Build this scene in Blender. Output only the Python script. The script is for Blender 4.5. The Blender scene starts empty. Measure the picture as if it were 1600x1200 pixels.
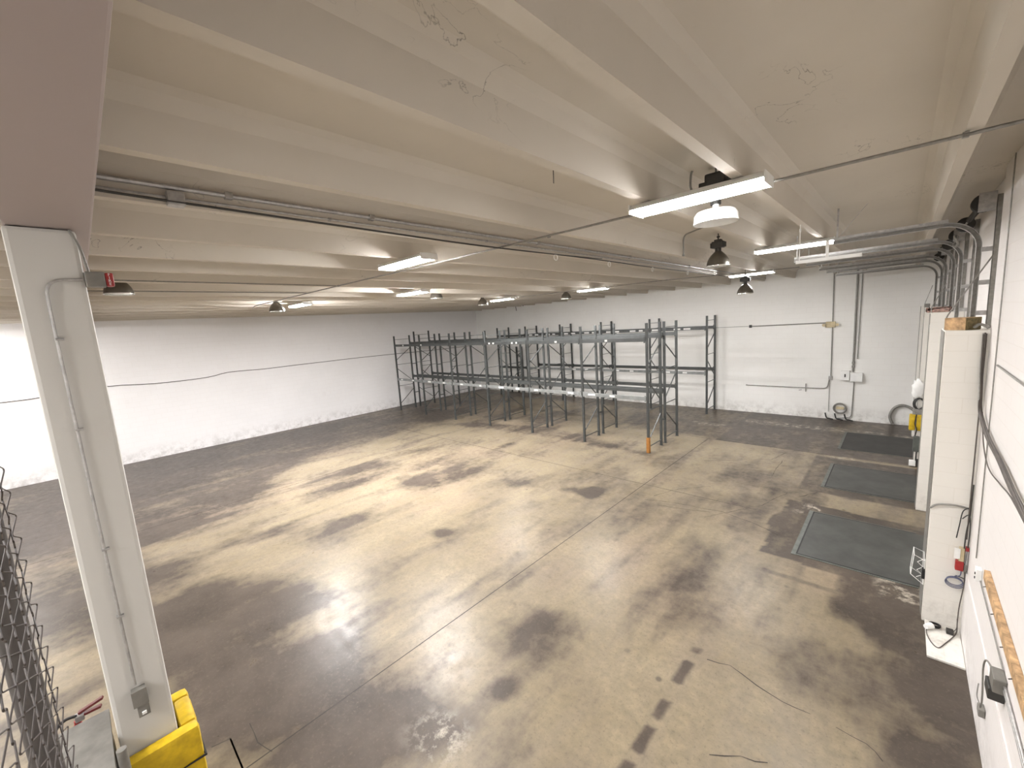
import bpy, bmesh, math, random
import numpy as np
from mathutils import Vector, Matrix
random.seed(7)
S = bpy.context.scene
COL = S.collection

# ------------------------------------------------------------------ camera
cam_d = bpy.data.cameras.new('camera'); cam = bpy.data.objects.new('camera', cam_d); COL.objects.link(cam)
R_ = Vector((0.72958217, 0.68085998, -0.06433928)); U_ = Vector((-0.05080499, 0.14777676, 0.98771498)); F_ = Vector((-0.68200345, 0.71735048, -0.14240637))
cam.matrix_world = Matrix(((R_.x, U_.x, -F_.x, 0), (R_.y, U_.y, -F_.y, 0), (R_.z, U_.z, -F_.z, 4.5), (0, 0, 0, 1)))
cam_d.sensor_fit = 'HORIZONTAL'; cam_d.sensor_width = 36.0; cam_d.lens = 645.377 / 1600 * 36
cam_d.clip_start = 0.05; cam_d.clip_end = 200
S.camera = cam

# ------------------------------------------------------------------ light and exposure
W = bpy.data.worlds.new('world'); S.world = W; W.use_nodes = True
W.node_tree.nodes['Background'].inputs[0].default_value = (1, .97, .93, 1)
W.node_tree.nodes['Background'].inputs[1].default_value = 0.02
LAMP = 118.0         # emission of the fluorescent lenses
S.view_settings.view_transform = 'Standard'; S.view_settings.look = 'None'
S.view_settings.exposure = 0.28; S.view_settings.gamma = 1.0
S.view_settings.use_curve_mapping = False

ZS, ZD = 5.60, 5.945       # underside of the ceiling ribs, underside of the deck
XL, XR, YB, YF = -22.2, 0.79, 20.1, -7.0

# ------------------------------------------------------------------ materials
def nt(name):
    m = bpy.data.materials.new(name); m.use_nodes = True
    t = m.node_tree; t.nodes.clear()
    o = t.nodes.new('ShaderNodeOutputMaterial'); b = t.nodes.new('ShaderNodeBsdfPrincipled')
    t.links.new(b.outputs[0], o.inputs[0])
    return m, t, b
def N(t, typ, **k):
    n = t.nodes.new(typ)
    for a, v in k.items():
        if a.startswith('i_'):
            key = a[2:]; key = int(key) if key.isdigit() else key
            n.inputs[key].default_value = v
        else: setattr(n, a, v)
    return n
def L(t, a, b): t.links.new(a, b)
def ramp(t, src, p0, c0, p1, c1):
    r = N(t, 'ShaderNodeValToRGB'); r.color_ramp.elements[0].position = p0; r.color_ramp.elements[1].position = p1
    f = lambda c: (c, c, c, 1) if isinstance(c, (int, float)) else (*c, 1)
    r.color_ramp.elements[0].color = f(c0); r.color_ramp.elements[1].color = f(c1)
    L(t, src, r.inputs[0]); return r.outputs[0]
def mix(t, fac, a, b, bt='MIX'):
    m = N(t, 'ShaderNodeMix', data_type='RGBA', blend_type=bt)
    for i, v in ((0, fac), (6, a), (7, b)):
        if hasattr(v, 'links') or hasattr(v, 'is_linked'): L(t, v, m.inputs[i])
        else: m.inputs[i].default_value = v if i == 0 else (*v, 1)
    return m.outputs[2]
def noise(t, vec, scale, detail=4, rough=.6, dim='3D'):
    n = N(t, 'ShaderNodeTexNoise'); n.inputs['Scale'].default_value = scale; n.inputs['Detail'].default_value = detail; n.inputs['Roughness'].default_value = rough
    L(t, vec, n.inputs['Vector']); return n.outputs['Fac']
def coords(t, scale=(1, 1, 1), rot=(0, 0, 0)):
    c = N(t, 'ShaderNodeTexCoord'); m = N(t, 'ShaderNodeMapping'); m.inputs['Scale'].default_value = scale; m.inputs['Rotation'].default_value = rot
    L(t, c.outputs['Object'], m.inputs[0]); return m.outputs[0]
def simple(name, c, rough=.5, metal=0.0, var=.12, scale=6.0):
    m, t, b = nt(name); v = coords(t)
    f = ramp(t, noise(t, v, scale), .35, 0.0, .7, 1.0)
    dark = tuple(x * (1 - var * 2) for x in c); lite = tuple(min(1, x * (1 + var)) for x in c)
    L(t, mix(t, f, dark, lite), b.inputs['Base Color'])
    b.inputs['Roughness'].default_value = rough; b.inputs['Metallic'].default_value = metal
    return m
def painted(name, c, plane=None, dirt=.25, dirtcol=(.25, .22, .18), course=.2, bump=.12, rough=.6, smudge=.0):
    """painted concrete or block; plane 'xz' / 'yz' gives the block courses"""
    m, t, b = nt(name); v = coords(t)
    n1 = noise(t, v, .35, 5, .6); n2 = noise(t, v, 2.2, 6, .7); n3 = noise(t, v, 14, 5, .7)
    col = mix(t, ramp(t, n1, .4, 0., .75, dirt), c, dirtcol)
    col = mix(t, ramp(t, n2, .62, 0., .8, dirt * .9), col, dirtcol)
    col = mix(t, ramp(t, n3, .70, 0., .8, dirt * .8), col, dirtcol)
    if smudge:
        vs = coords(t, (1.0, .55, 1.0)); w = noise(t, vs, 1.1, 3, .5)
        sp = N(t, 'ShaderNodeTexNoise'); sp.inputs['Scale'].default_value = 2.3; sp.inputs['Detail'].default_value = 8; sp.inputs['Distortion'].default_value = 2.2
        L(t, vs, sp.inputs['Vector'])
        band = N(t, 'ShaderNodeMath', operation='SUBTRACT', i_1=.5); L(t, sp.outputs['Fac'], band.inputs[0])
        ab = N(t, 'ShaderNodeMath', operation='ABSOLUTE'); L(t, band.outputs[0], ab.inputs[0])
        line = ramp(t, ab.outputs[0], .0, 1., .006, 0.)
        gate = ramp(t, w, .60, 0., .68, smudge)
        mm = N(t, 'ShaderNodeMath', operation='MULTIPLY'); L(t, line, mm.inputs[0]); L(t, gate, mm.inputs[1])
        col = mix(t, mm.outputs[0], col, (.03, .027, .024))
    hgt = n3
    if plane:
        sx = N(t, 'ShaderNodeSeparateXYZ'); L(t, v, sx.inputs[0]); cx = N(t, 'ShaderNodeCombineXYZ')
        L(t, sx.outputs['X' if plane == 'xz' else 'Y'], cx.inputs[0]); L(t, sx.outputs['Z'], cx.inputs[1])
        br = N(t, 'ShaderNodeTexBrick', i_Scale=1.0); br.inputs['Brick Width'].default_value = .4; br.inputs['Row Height'].default_value = course
        br.inputs['Mortar Size'].default_value = .006; br.inputs['Mortar Smooth'].default_value = .6
        br.inputs['Color1'].default_value = (1, 1, 1, 1); br.inputs['Color2'].default_value = (.97, .97, .97, 1); br.inputs['Mortar'].default_value = (.86, .84, .80, 1)
        L(t, cx.outputs[0], br.inputs['Vector'])
        col = mix(t, .38, col, br.outputs['Color'], 'MULTIPLY')
        # scuffs and grime of the lowest courses
        low = N(t, 'ShaderNodeMapRange'); low.inputs[1].default_value = 0; low.inputs[2].default_value = .6; low.inputs[3].default_value = .42; low.inputs[4].default_value = 0
        L(t, sx.outputs['Z'], low.inputs[0]); nn = ramp(t, noise(t, v, 3.5, 8, .75), .45, 0., .62, 1.)
        mg = N(t, 'ShaderNodeMath', operation='MULTIPLY'); L(t, low.outputs[0], mg.inputs[0]); L(t, nn, mg.inputs[1])
        col = mix(t, mg.outputs[0], col, (.2, .17, .13))
        add = N(t, 'ShaderNodeMath', operation='MULTIPLY_ADD', i_1=-1.2); L(t, br.outputs['Fac'], add.inputs[0]); L(t, n3, add.inputs[2]); hgt = add.outputs[0]
    L(t, col, b.inputs['Base Color']); b.inputs['Roughness'].default_value = rough
    bp = N(t, 'ShaderNodeBump'); bp.inputs['Strength'].default_value = bump; bp.inputs['Distance'].default_value = .01
    L(t, hgt, bp.inputs['Height']); L(t, bp.outputs[0], b.inputs['Normal'])
    return m
def floor_mat():
    m, t, b = nt('worn_concrete'); v = coords(t); vy = coords(t, (2.2, .6, 1))
    at = N(t, 'ShaderNodeVertexColor', layer_name='wear'); se = N(t, 'ShaderNodeSeparateColor'); L(t, at.outputs[0], se.inputs[0])
    n1 = noise(t, v, .8, 8, .65); n2 = noise(t, v, 5, 8, .7); n3 = noise(t, v, 26, 6, .7); st = noise(t, vy, 1.1, 8, .65)
    base = mix(t, ramp(t, n1, .3, 0., .7, 1.), (.195, .155, .10), (.31, .255, .17))
    base = mix(t, ramp(t, n2, .35, .5, .6, 0.), base, (.165, .14, .10))
    base = mix(t, ramp(t, st, .42, 0., .66, .55), base, (.20, .165, .13))
    base = mix(t, se.outputs[2], base, (.36, .26, .20))
    # dark wear, its edge broken up by fine noise
    a0 = N(t, 'ShaderNodeMath', operation='MULTIPLY_ADD', i_1=.9, i_2=-.45); L(t, st, a0.inputs[0])
    a1 = N(t, 'ShaderNodeMath', operation='MULTIPLY_ADD', i_1=1.15); L(t, n2, a1.inputs[0]); a9 = N(t, 'ShaderNodeMath', operation='SUBTRACT', i_1=.575); L(t, a0.outputs[0], a9.inputs[0]); L(t, a9.outputs[0], a1.inputs[2])
    a2 = N(t, 'ShaderNodeMath', operation='ADD'); L(t, a1.outputs[0], a2.inputs[0]); L(t, se.outputs[0], a2.inputs[1])
    dk = ramp(t, a2.outputs[0], .14, 0., .78, .95)
    dcol = mix(t, ramp(t, n1, .35, 0., .65, 1.), (.045, .036, .031), (.085, .068, .057))
    col = mix(t, dk, base, dcol)
    wl = N(t, 'ShaderNodeMath', operation='MULTIPLY'); L(t, ramp(t, n2, .48, 0., .62, .9), wl.inputs[0]); L(t, se.outputs[1], wl.inputs[1])
    col = mix(t, wl.outputs[0], col, (.55, .49, .40))
    # small spots
    vo = N(t, 'ShaderNodeTexVoronoi', i_Scale=1.7); L(t, v, vo.inputs['Vector'])
    sp = ramp(t, vo.outputs['Distance'], .045, 1., .085, 0.)
    ga = N(t, 'ShaderNodeMath', operation='MULTIPLY'); L(t, sp, ga.inputs[0]); L(t, ramp(t, n1, .44, 0., .52, .75), ga.inputs[1])
    col = mix(t, ga.outputs[0], col, (.09, .075, .06))
    col = mix(t, ramp(t, n3, .55, 0., .66, .6), col, (.13, .105, .08))
    n4 = noise(t, v, 11, 8, .72)
    col = mix(t, ramp(t, n4, .42, 0., .66, .55), col, mix(t, .5, col, (.10, .085, .065)))
    L(t, col, b.inputs['Base Color']); b.inputs['Specular IOR Level'].default_value = .17
    rr = N(t, 'ShaderNodeMapRange'); rr.inputs[1].default_value = .3; rr.inputs[2].default_value = .7; rr.inputs[3].default_value = .26; rr.inputs[4].default_value = .42
    L(t, n2, rr.inputs[0]); L(t, rr.outputs[0], b.inputs['Roughness'])
    bp = N(t, 'ShaderNodeBump'); bp.inputs['Strength'].default_value = .12; bp.inputs['Distance'].default_value = .004
    L(t, n3, bp.inputs['Height']); L(t, bp.outputs[0], b.inputs['Normal'])
    return m
def emis(name, c, s):
    m, t, b = nt(name); b.inputs['Base Color'].default_value = (.9, .9, .88, 1)
    b.inputs['Emission Color'].default_value = (*c, 1); b.inputs['Emission Strength'].default_value = s
    return m

M = dict(
    ceil=painted('ceiling_paint', (.60, .555, .485), dirt=.18, bump=.06, rough=.75, smudge=.8),
    wallb=painted('wall_paint_back', (.85, .84, .81), 'xz', dirt=.10),
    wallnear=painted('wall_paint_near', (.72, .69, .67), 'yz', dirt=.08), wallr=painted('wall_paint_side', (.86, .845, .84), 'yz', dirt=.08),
    pier=painted('pier_paint', (.74, .715, .665), 'xz', dirt=.10),
    column=painted('column_paint', (.55, .54, .51), dirt=.10, bump=.05),
    girder=painted('girder_paint', (.37, .315, .305), dirt=.10, bump=.05),
    floor=floor_mat(),
    joint=simple('joint_dark', (.05, .042, .035), .9),
    rack=simple('rack_grey', (.065, .07, .068), .45, .1),
    racklite=simple('rack_light_grey', (.24, .25, .245), .5, .1),
    white=simple('white_label', (.8, .8, .78), .6, 0, .03),
    orange=simple('orange_guard', (.38, .16, .03), .6),
    galv=simple('galvanised_steel', (.44, .43, .42), .42, .6, .12, 20),
    conduit=simple('conduit_grey', (.27, .26, .24), .45, .4, .1, 20),
    dark=simple('dark_metal', (.05, .048, .045), .5, .3),
    black=simple('black_rubber', (.015, .014, .014), .6),
    plate=simple('dock_plate_steel', (.072, .073, .067), .5, .25, .15, 2.0),
    plate2=simple('dock_plate_dark', (.042, .04, .037), .6, .15, .15, 2.0),
    angle=simple('pit_angle_steel', (.13, .14, .125), .5, .3),
    yellow=simple('yellow_plastic', (.60, .40, .008), .45, 0, .12, 9),
    bell=simple('lamp_reflector', (.16, .145, .12), .32, .6, .08),
    inner=simple('reflector_inside', (.7, .7, .66), .25, .8, .03),
    bright=simple('white_enamel', (.82, .82, .80), .4, 0, .03),
    wood=simple('raw_timber', (.52, .33, .17), .75, 0, .25, 12),
    woodend=simple('timber_end', (.16, .12, .05), .8, 0, .2, 30),
    pink=simple('red_plastic_wrap', (.45, .28, .23), .6, 0, .35, 25),
    red=simple('red_plastic', (.33, .02, .02), .4),
    darkred=simple('dark_red', (.11, .015, .015), .4), cream=simple('cream_plastic', (.62, .52, .33), .6),
    cable=simple('brown_cable', (.09, .075, .065), .6),
    blue=simple('blue_grey_cable', (.11, .12, .19), .5),
    mesh=simple('fence_wire', (.06, .045, .038), .5, .3),
    post=simple('fence_post', (.10, .09, .085), .6, .2),
    boxg=simple('box_grey', (.21, .20, .18), .5, .2),
    lens=emis('lit_lens', (1, .985, .97), LAMP * .85), lens_hot=emis('lit_lens_boosted', (1, .985, .99), LAMP * 6.0), lens_mid=emis('lit_lens_mid', (1, .985, .985), LAMP * 1.75),  # hot lens: emission boosted to brighten the left wall
)

# ------------------------------------------------------------------ mesh helpers
def fin(name, bm, mat, parent=None, smooth=False):
    bmesh.ops.recalc_face_normals(bm, faces=bm.faces)
    me = bpy.data.meshes.new(name); bm.to_mesh(me); bm.free()
    if isinstance(mat, (list, tuple)):
        for m_ in mat: me.materials.append(m_)
    else: me.materials.append(mat)
    if smooth:
        for p in me.polygons: p.use_smooth = True
        try: me.set_sharp_from_angle(angle=math.radians(38))
        except Exception: pass
    o = bpy.data.objects.new(name, me); COL.objects.link(o)
    if parent: o.parent = parent
    return o
def nb(): return bmesh.new()
def box(bm, x0, x1, y0, y1, z0, z1, bev=0.0, mi=0):
    vs = [bm.verts.new((x, y, z)) for x in (x0, x1) for y in (y0, y1) for z in (z0, z1)]
    fs = [bm.faces.new([vs[i] for i in q]) for q in ((0, 1, 3, 2), (4, 6, 7, 5), (0, 4, 5, 1), (2, 3, 7, 6), (0, 2, 6, 4), (1, 5, 7, 3))]
    for f in fs: f.material_index = mi
    if bev:
        es = set(e for f in fs for e in f.edges)
        r = bmesh.ops.bevel(bm, geom=list(es), offset=bev, segments=2, affect='EDGES', profile=.6)
        for f in r['faces']: f.material_index = mi
    return vs
def bar(bm, a, b, w, h, up=(0, 0, 1)):
    """rectangular bar from a to b, w across, h along 'up'"""
    a, b = Vector(a), Vector(b); d = (b - a).normalized(); u = Vector(up)
    if abs(d.dot(u)) > .98: u = Vector((0, 1, 0))
    s = d.cross(u).normalized(); u = s.cross(d)
    vs = [bm.verts.new(p + s * i * w / 2 + u * j * h / 2) for p in (a, b) for i, j in ((-1, -1), (1, -1), (1, 1), (-1, 1))]
    for q in ((0, 1, 2, 3), (7, 6, 5, 4), (0, 4, 5, 1), (1, 5, 6, 2), (2, 6, 7, 3), (3, 7, 4, 0)): bm.faces.new([vs[i] for i in q])
def soft(pts, r, n=5):
    """round the corners of a polyline"""
    pts = [Vector(p) for p in pts]; out = [pts[0]]
    for i in range(1, len(pts) - 1):
        p, a, b = pts[i], pts[i - 1], pts[i + 1]
        ra = min(r, (a - p).length * .48); rb = min(r, (b - p).length * .48)
        A = p + (a - p).normalized() * ra; B = p + (b - p).normalized() * rb
        for k in range(n + 1):
            t_ = k / n; out.append(A * (1 - t_) ** 2 + p * 2 * t_ * (1 - t_) + B * t_ ** 2)
    out.append(pts[-1]); return out
def smooth_path(pts, sub=6):
    """Catmull-Rom through the points"""
    P = [Vector(p) for p in pts]; P = [P[0]] + P + [P[-1]]; out = []
    for i in range(1, len(P) - 2):
        for k in range(sub):
            t_ = k / sub; a, b, c, d = P[i - 1], P[i], P[i + 1], P[i + 2]
            out.append(.5 * ((2 * b) + (c - a) * t_ + (2 * a - 5 * b + 4 * c - d) * t_ ** 2 + (3 * b - a - 3 * c + d) * t_ ** 3))
    out.append(P[-2]); return out
def tube(bm, pts, r, n=8, closed=False):
    pts = [Vector(p) for p in pts]; rings = []; m = len(pts); prev = None
    for i, p in enumerate(pts):
        if closed: d = (pts[(i + 1) % m] - pts[i - 1])
        else: d = (pts[min(i + 1, m - 1)] - pts[max(i - 1, 0)])
        if d.length < 1e-9: d = Vector((0, 0, 1))
        d.normalize()
        if prev is None:
            u = Vector((0, 0, 1)) if abs(d.z) < .9 else Vector((1, 0, 0))
            s = d.cross(u).normalized()
        else: s = (prev - d * prev.dot(d)).normalized()
        prev = s; u = s.cross(d)
        rings.append([bm.verts.new(p + (s * math.cos(a) + u * math.sin(a)) * r) for a in (2 * math.pi * k / n for k in range(n))])
    for i in range(m if closed else m - 1):
        A, B = rings[i], rings[(i + 1) % m]
        for k in range(n): bm.faces.new((A[k], A[(k + 1) % n], B[(k + 1) % n], B[k]))
    if not closed: bm.faces.new(rings[0][::-1]); bm.faces.new(rings[-1])
def lathe(bm, prof, c, n=28, axis='z'):
    c = Vector(c); rings = []
    for r, h in prof:
        ring = []
        for k in range(n):
            a = 2 * math.pi * k / n; p = (r * math.cos(a), r * math.sin(a), h)
            if axis == 'x': p = (h, r * math.cos(a), r * math.sin(a))
            if axis == 'y': p = (r * math.sin(a), h, r * math.cos(a))
            ring.append(bm.verts.new(c + Vector(p)))
        rings.append(ring)
    for A, B in zip(rings, rings[1:]):
        for k in range(n): bm.faces.new((A[k], A[(k + 1) % n], B[(k + 1) % n], B[k]))
    return rings
def disc_caps(bm, rings):
    bm.faces.new(rings[0][::-1]); bm.faces.new(rings[-1])
def tag(o, label=None, cat=None, group=None, kind=None):
    if label: o['label'] = label
    if cat: o['category'] = cat
    if group: o['group'] = group
    if kind: o['kind'] = kind
    return o
def empty(name, loc, label=None, cat=None, group=None, kind=None):
    o = bpy.data.objects.new(name, None); COL.objects.link(o); o.location = loc; o.empty_display_size = .1
    return tag(o, label, cat, group, kind)
def part(name, bm, mat, root, label=None, smooth=False):
    """mesh given in world coordinates, parented to an empty placed in the world"""
    o = fin(name, bm, mat, None, smooth); o.parent = root
    w = Vector((0, 0, 0)); p = root
    while p is not None: w += Vector(p.location); p = p.parent
    o.data.transform(Matrix.Translation(-w))
    if label: o['label'] = label
    return o
def copy_tree(o, parent=None):
    c = o.copy(); COL.objects.link(c); c.parent = parent
    for ch in list(o.children): copy_tree(ch, c)
    return c
def struct(name, bm, mat, parent=None, label=None):
    o = fin(name, bm, mat, parent)
    if parent is None: o['kind'] = 'structure'
    if label: o['label'] = label
    return o

# floor wear outlines and cracks, metres
POLY = [([(-9.32,0.13),(-9.65,1.24),(-8.05,2.34),(-7.15,2.79),(-6.58,2.1),(-6.56,1.43),(-5.91,2.11),(-5.87,2.39),(-5.26,2.48),(-4.83,1.87),(-4.17,2.29),(-3.68,2.81),(-3.31,2.78),(-3.2,2.38),(-3.47,1.82),(-5.18,0.37),(-7.0,0.09)],1.05,0.22),([(-21.93,-2.31),(-21.58,0.87),(-20.61,12.93),(-16.32,15.01),(-16.52,10.26),(-15.54,4.01),(-12.32,2.75),(-12.56,0.56),(-13.48,-1.68)],0.62,0.35),([(-13.48,-1.68),(-12.28,0.43),(-10.23,1.35),(-8.25,0.97),(-8.25,0.07),(-10.37,-1.46)],0.6,0.3),([(-10.64,2.7),(-9.94,4.43),(-8.86,4.37),(-8.11,3.24),(-9.53,2.48)],0.4,0.2),([(-13.54,8.6),(-11.97,9.55),(-8.47,8.65),(-7.33,8.21),(-8.7,7.29),(-11.25,6.82)],0.3,0.3),([(-8.53,8.29),(-7.54,8.76),(-7.19,8.19),(-8.0,7.87)],0.6,0.15),([(-6.68,8.39),(-6.16,9.0),(-5.55,9.15),(-5.48,8.71),(-5.61,8.47),(-6.06,8.55)],0.8,0.06),([(-7.52,4.97),(-7.36,5.31),(-7.03,5.26),(-7.1,4.93)],0.7,0.06),([(-4.1,3.56),(-3.94,4.55),(-3.5,4.71),(-3.23,4.25),(-3.24,3.81),(-3.8,3.64)],0.35,0.15),([(-4.34,3.86),(-4.24,4.12),(-4.06,4.0),(-4.21,3.8)],0.5,0.1),([(-3.57,2.96),(-3.48,3.24),(-3.31,3.18),(-3.34,2.92)],1.1,0.05),([(-3.93,2.61),(-3.49,2.74),(-3.28,2.41),(-3.36,2.16)],0.95,0.1),([(-3.14,3.68),(-2.91,3.94),(-2.29,3.83),(-2.29,3.62),(-2.69,3.62)],0.3,0.1),([(-0.65,7.4),(0.43,8.33),(0.41,7.7),(0.83,6.85),(0.83,6.19),(0.39,6.61),(-0.03,6.67),(-0.24,6.94),(-0.62,7.14)],0.75,0.08),([(-0.08,7.07),(0.4,7.15),(0.78,6.8),(0.76,5.95),(0.52,5.84),(0.27,5.94),(0.16,6.3),(-0.02,6.4)],0.5,0.08),([(0.33,5.8),(0.66,5.77),(0.81,5.72),(0.81,5.6),(0.51,5.65)],1.0,0.03),([(0.17,5.32),(0.36,5.35),(0.63,5.33),(0.62,5.26),(0.17,4.88)],0.85,0.06),([(-14.69,12.62),(-10.85,13.64),(-5.89,12.57),(-5.86,12.28),(-10.55,12.41),(-15.64,11.83)],0.5,0.1),([(-19.74,11.55),(-16.32,15.01),(-6.55,19.74),(-7.61,15.42),(-11.16,14.5)],0.35,0.3),([(-13.66,4.57),(-13.21,7.04),(-12.06,7.61),(-11.65,5.29),(-11.69,3.66)],0.45,0.2),([(-11.36,6.42),(-10.77,7.47),(-9.49,6.75),(-9.89,5.93)],0.5,0.15),([(-3.27,4.46),(-3.14,4.51),(-3.07,4.35),(-3.16,4.34)],0.8,0.04)]
CRACKS = [[(-4.44,9.19),(-3.84,9.38),(-2.74,9.53),(-2.06,9.35),(-1.6,9.09)],[(-4.02,9.04),(-3.34,9.23),(-2.96,9.37)],[(-2.99,9.05),(-2.63,9.61),(-2.16,10.35),(-1.84,11.44)],[(-4.37,9.47),(-4.03,10.24),(-3.43,10.84)],[(-1.66,5.08),(-1.38,5.16),(-0.93,5.01),(-0.53,5.02)],[(-0.28,4.99),(-0.07,4.99),(0.08,4.87)],[(-4.21,12.72),(-2.66,13.84),(-2.44,14.7)],[(-2.37,12.36),(-2.39,13.88)],[(-1.57,11.35),(-1.21,11.96)],[(-5.43,0.82),(-5.08,0.81),(-4.85,0.87)],[(-1.21,3.87),(-0.96,4.04),(-0.76,4.15)]]

# ================================================================== the setting
# ---- floor with its wear map
def build_floor():
    st = .06
    xs = np.arange(XL - .1, 1.2, st); ys = np.arange(YF, YB + .15, st); nx, ny = len(xs), len(ys)
    X, Y = np.meshgrid(xs, ys)
    rng = np.random.default_rng(3)
    def vnoise(sx, sy, seed):
        r = np.random.default_rng(seed); gx = (X - xs[0]) / sx; gy = (Y - ys[0]) / sy
        g = r.random((int(gy.max()) + 3, int(gx.max()) + 3)); ix = gx.astype(int); iy = gy.astype(int)
        fx = gx - ix; fy = gy - iy; fx = fx * fx * (3 - 2 * fx); fy = fy * fy * (3 - 2 * fy)
        return (g[iy, ix] * (1 - fx) + g[iy, ix + 1] * fx) * (1 - fy) + (g[iy + 1, ix] * (1 - fx) + g[iy + 1, ix + 1] * fx) * fy
    def fbm(sx, sy, seed, o=4):
        s = 0; a = 1; t_ = 0
        for k in range(o): s = s + a * vnoise(sx / 2 ** k, sy / 2 ** k, seed + k); t_ += a; a *= .55
        return s / t_
    wx = (fbm(1.2, 1.2, 11) - .5); wy = (fbm(1.2, 1.2, 31) - .5)
    def inside(poly, warp):
        PX = X + wx * warp; PY = Y + wy * warp; c = np.zeros(X.shape, bool); n = len(poly)
        for i in range(n):
            x1, y1 = poly[i]; x2, y2 = poly[(i + 1) % n]
            if y1 == y2: continue
            c ^= ((y1 > PY) != (y2 > PY)) & (PX < (x2 - x1) * (PY - y1) / (y2 - y1) + x1)
        return c.astype(float)
    def blur(a, r):
        k = max(0, int(round(r / st)))
        if k < 1: return a
        for _ in range(2):
            for ax in (0, 1):
                p = np.pad(a, [(k + 1, k) if i == ax else (0, 0) for i in (0, 1)], mode='edge'); c = np.cumsum(p, axis=ax)
                a = (np.take(c, range(2 * k + 1, c.shape[ax]), axis=ax) - np.take(c, range(0, c.shape[ax] - 2 * k - 1), axis=ax)) / (2 * k + 1)
        return a
    D = np.zeros(X.shape)
    for poly, s_, b_ in POLY:
        D = np.maximum(D, blur(inside(poly, min(.9, b_ * 3.5)), b_) * s_)
    big = fbm(3.5, 4.5, 51); mid = fbm(.9, 1.6, 71); stk = fbm(.5, 3.0, 91)
    D = D * (.30 + 1.25 * np.clip(mid * .6 + stk * .4 + .06, 0, 1))
    D += np.clip((big - .5) * 1.3, 0, .35) + np.clip((mid - .47) * 1.6, 0, .38) + np.clip((stk - .52) * 1.2, 0, .3)
    left = np.clip((-X - 9) / 12, 0, 1); D += left * (.12 + .7 * np.clip(stk - .42, 0, .4))
    D += np.clip((XL + 1.3 - X) / 1.3, 0, 1) * .35 * (.5 + mid)
    # newer dark concrete around the dock pits and along the back wall
    def rect(x0, x1, y0, y1, w=.10): return inside([(x0, y0), (x1, y0), (x1, y1), (x0, y1)], w)
    pad = np.maximum.reduce([rect(-1.68, 1.2, 11.85, 14.85, .04), rect(-1.78, 1.2, 8.28, 10.95, .35), rect(-4.6, 1.2, 15.12, 20.2, .03),
                             blur(rect(-7.7, -4.4, 15.3, 20.2, .5), .12) * .75, blur(rect(XL, -7.4, 18.6, 20.2, .6), .2) * .7, blur(rect(-.55, 1.2, 6.9, 8.4, .5), .06) * .9])
    D = np.maximum(D, pad * (.45 + .7 * fbm(.5, .9, 131)))
    D = np.where(rect(-1.1, -.2, 10.98, 11.8, .35) > 0, D * .3, D)
    D = np.maximum(D, rect(-1.55, -.1, 7.62, 7.74, .04) * .55)
    for y0, y1, s_ in ((2.9, 3.3, .8), (3.42, 3.8, .85), (3.9, 4.22, .75), (4.5, 4.95, .8), (5.1, 5.25, .5), (5.9, 6.0, .4)):
        D = np.maximum(D, rect(-1.88, -1.76, y0, y1, .10) * s_)
    # pale scuffs
    G = np.zeros(X.shape)
    for a in ((-1.85, -1.3, 8.2, 8.8), (-1.3, .35, 14.75, 15.0), (-1.3, .4, 18.35, 18.6), (-4.5, -1.2, 18.2, 18.7), (-.6, .4, 8.0, 8.35), (-6.2, -5.0, 17.0, 17.5), (-1.6, -1.0, 10.3, 10.9), (0, .42, 7.9, 8.6)):
        G = np.maximum(G, blur(rect(*a, .4), .06))
    G = G * (mid > .42)
    G = np.maximum(G, blur(inside([(-3.9, 2.1), (-3.5, 2.5), (-3.2, 2.2), (-3.4, 1.9)], .3), .1))
    PK = np.clip(fbm(2.2, 2.2, 151) - .5, 0, .5) * 1.4 * (0.5 + .5 * left)
    verts = np.stack([X.ravel(), Y.ravel(), np.zeros(X.size)], 1).astype(np.float32)
    i = (np.arange(ny - 1)[:, None] * nx + np.arange(nx - 1)[None, :]).ravel(); quads = np.stack([i, i + 1, i + nx + 1, i + nx], 1).astype(np.int32)
    me = bpy.data.meshes.new('floor'); me.vertices.add(len(verts)); me.vertices.foreach_set('co', verts.ravel())
    me.loops.add(quads.size); me.loops.foreach_set('vertex_index', quads.ravel())
    me.polygons.add(len(quads)); me.polygons.foreach_set('loop_start', np.arange(0, quads.size, 4, dtype=np.int32)); me.polygons.foreach_set('loop_total', np.full(len(quads), 4, np.int32))
    me.update(); me.validate()
    ca = me.color_attributes.new('wear', 'FLOAT_COLOR', 'POINT')
    c = np.ones((X.size, 4), np.float32); c[:, 0] = np.clip(D, 0, 1).ravel(); c[:, 1] = np.clip(G, 0, 1).ravel(); c[:, 2] = np.clip(PK, 0, 1).ravel()
    ca.data.foreach_set('color', c.ravel())
    me.materials.append(M['floor'])
    o = bpy.data.objects.new('floor', me); COL.objects.link(o); o['kind'] = 'structure'
    return o
floor = build_floor()
def ribbon(pts, w, z=.0012, jit=0.0):
    bm = nb(); pts = [Vector((p[0], p[1], 0)) for p in pts]
    if jit:
        out = []
        for a, b in zip(pts, pts[1:]):
            n = max(2, int((b - a).length / .12))
            for k in range(n): out.append(a.lerp(b, k / n) + Vector((random.uniform(-jit, jit), random.uniform(-jit, jit), 0)))
        pts = out + [pts[-1]]
    L_, R2 = [], []
    for i, p in enumerate(pts):
        d = (pts[min(i + 1, len(pts) - 1)] - pts[max(i - 1, 0)]).normalized(); s = Vector((-d.y, d.x, 0)) * w / 2 * (random.uniform(.4, 1.3) if jit else 1)
        L_.append(bm.verts.new(p + s + Vector((0, 0, z)))); R2.append(bm.verts.new(p - s + Vector((0, 0, z))))
    for i in range(len(pts) - 1): bm.faces.new((L_[i], R2[i], R2[i + 1], L_[i + 1]))
    return bm
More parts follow.
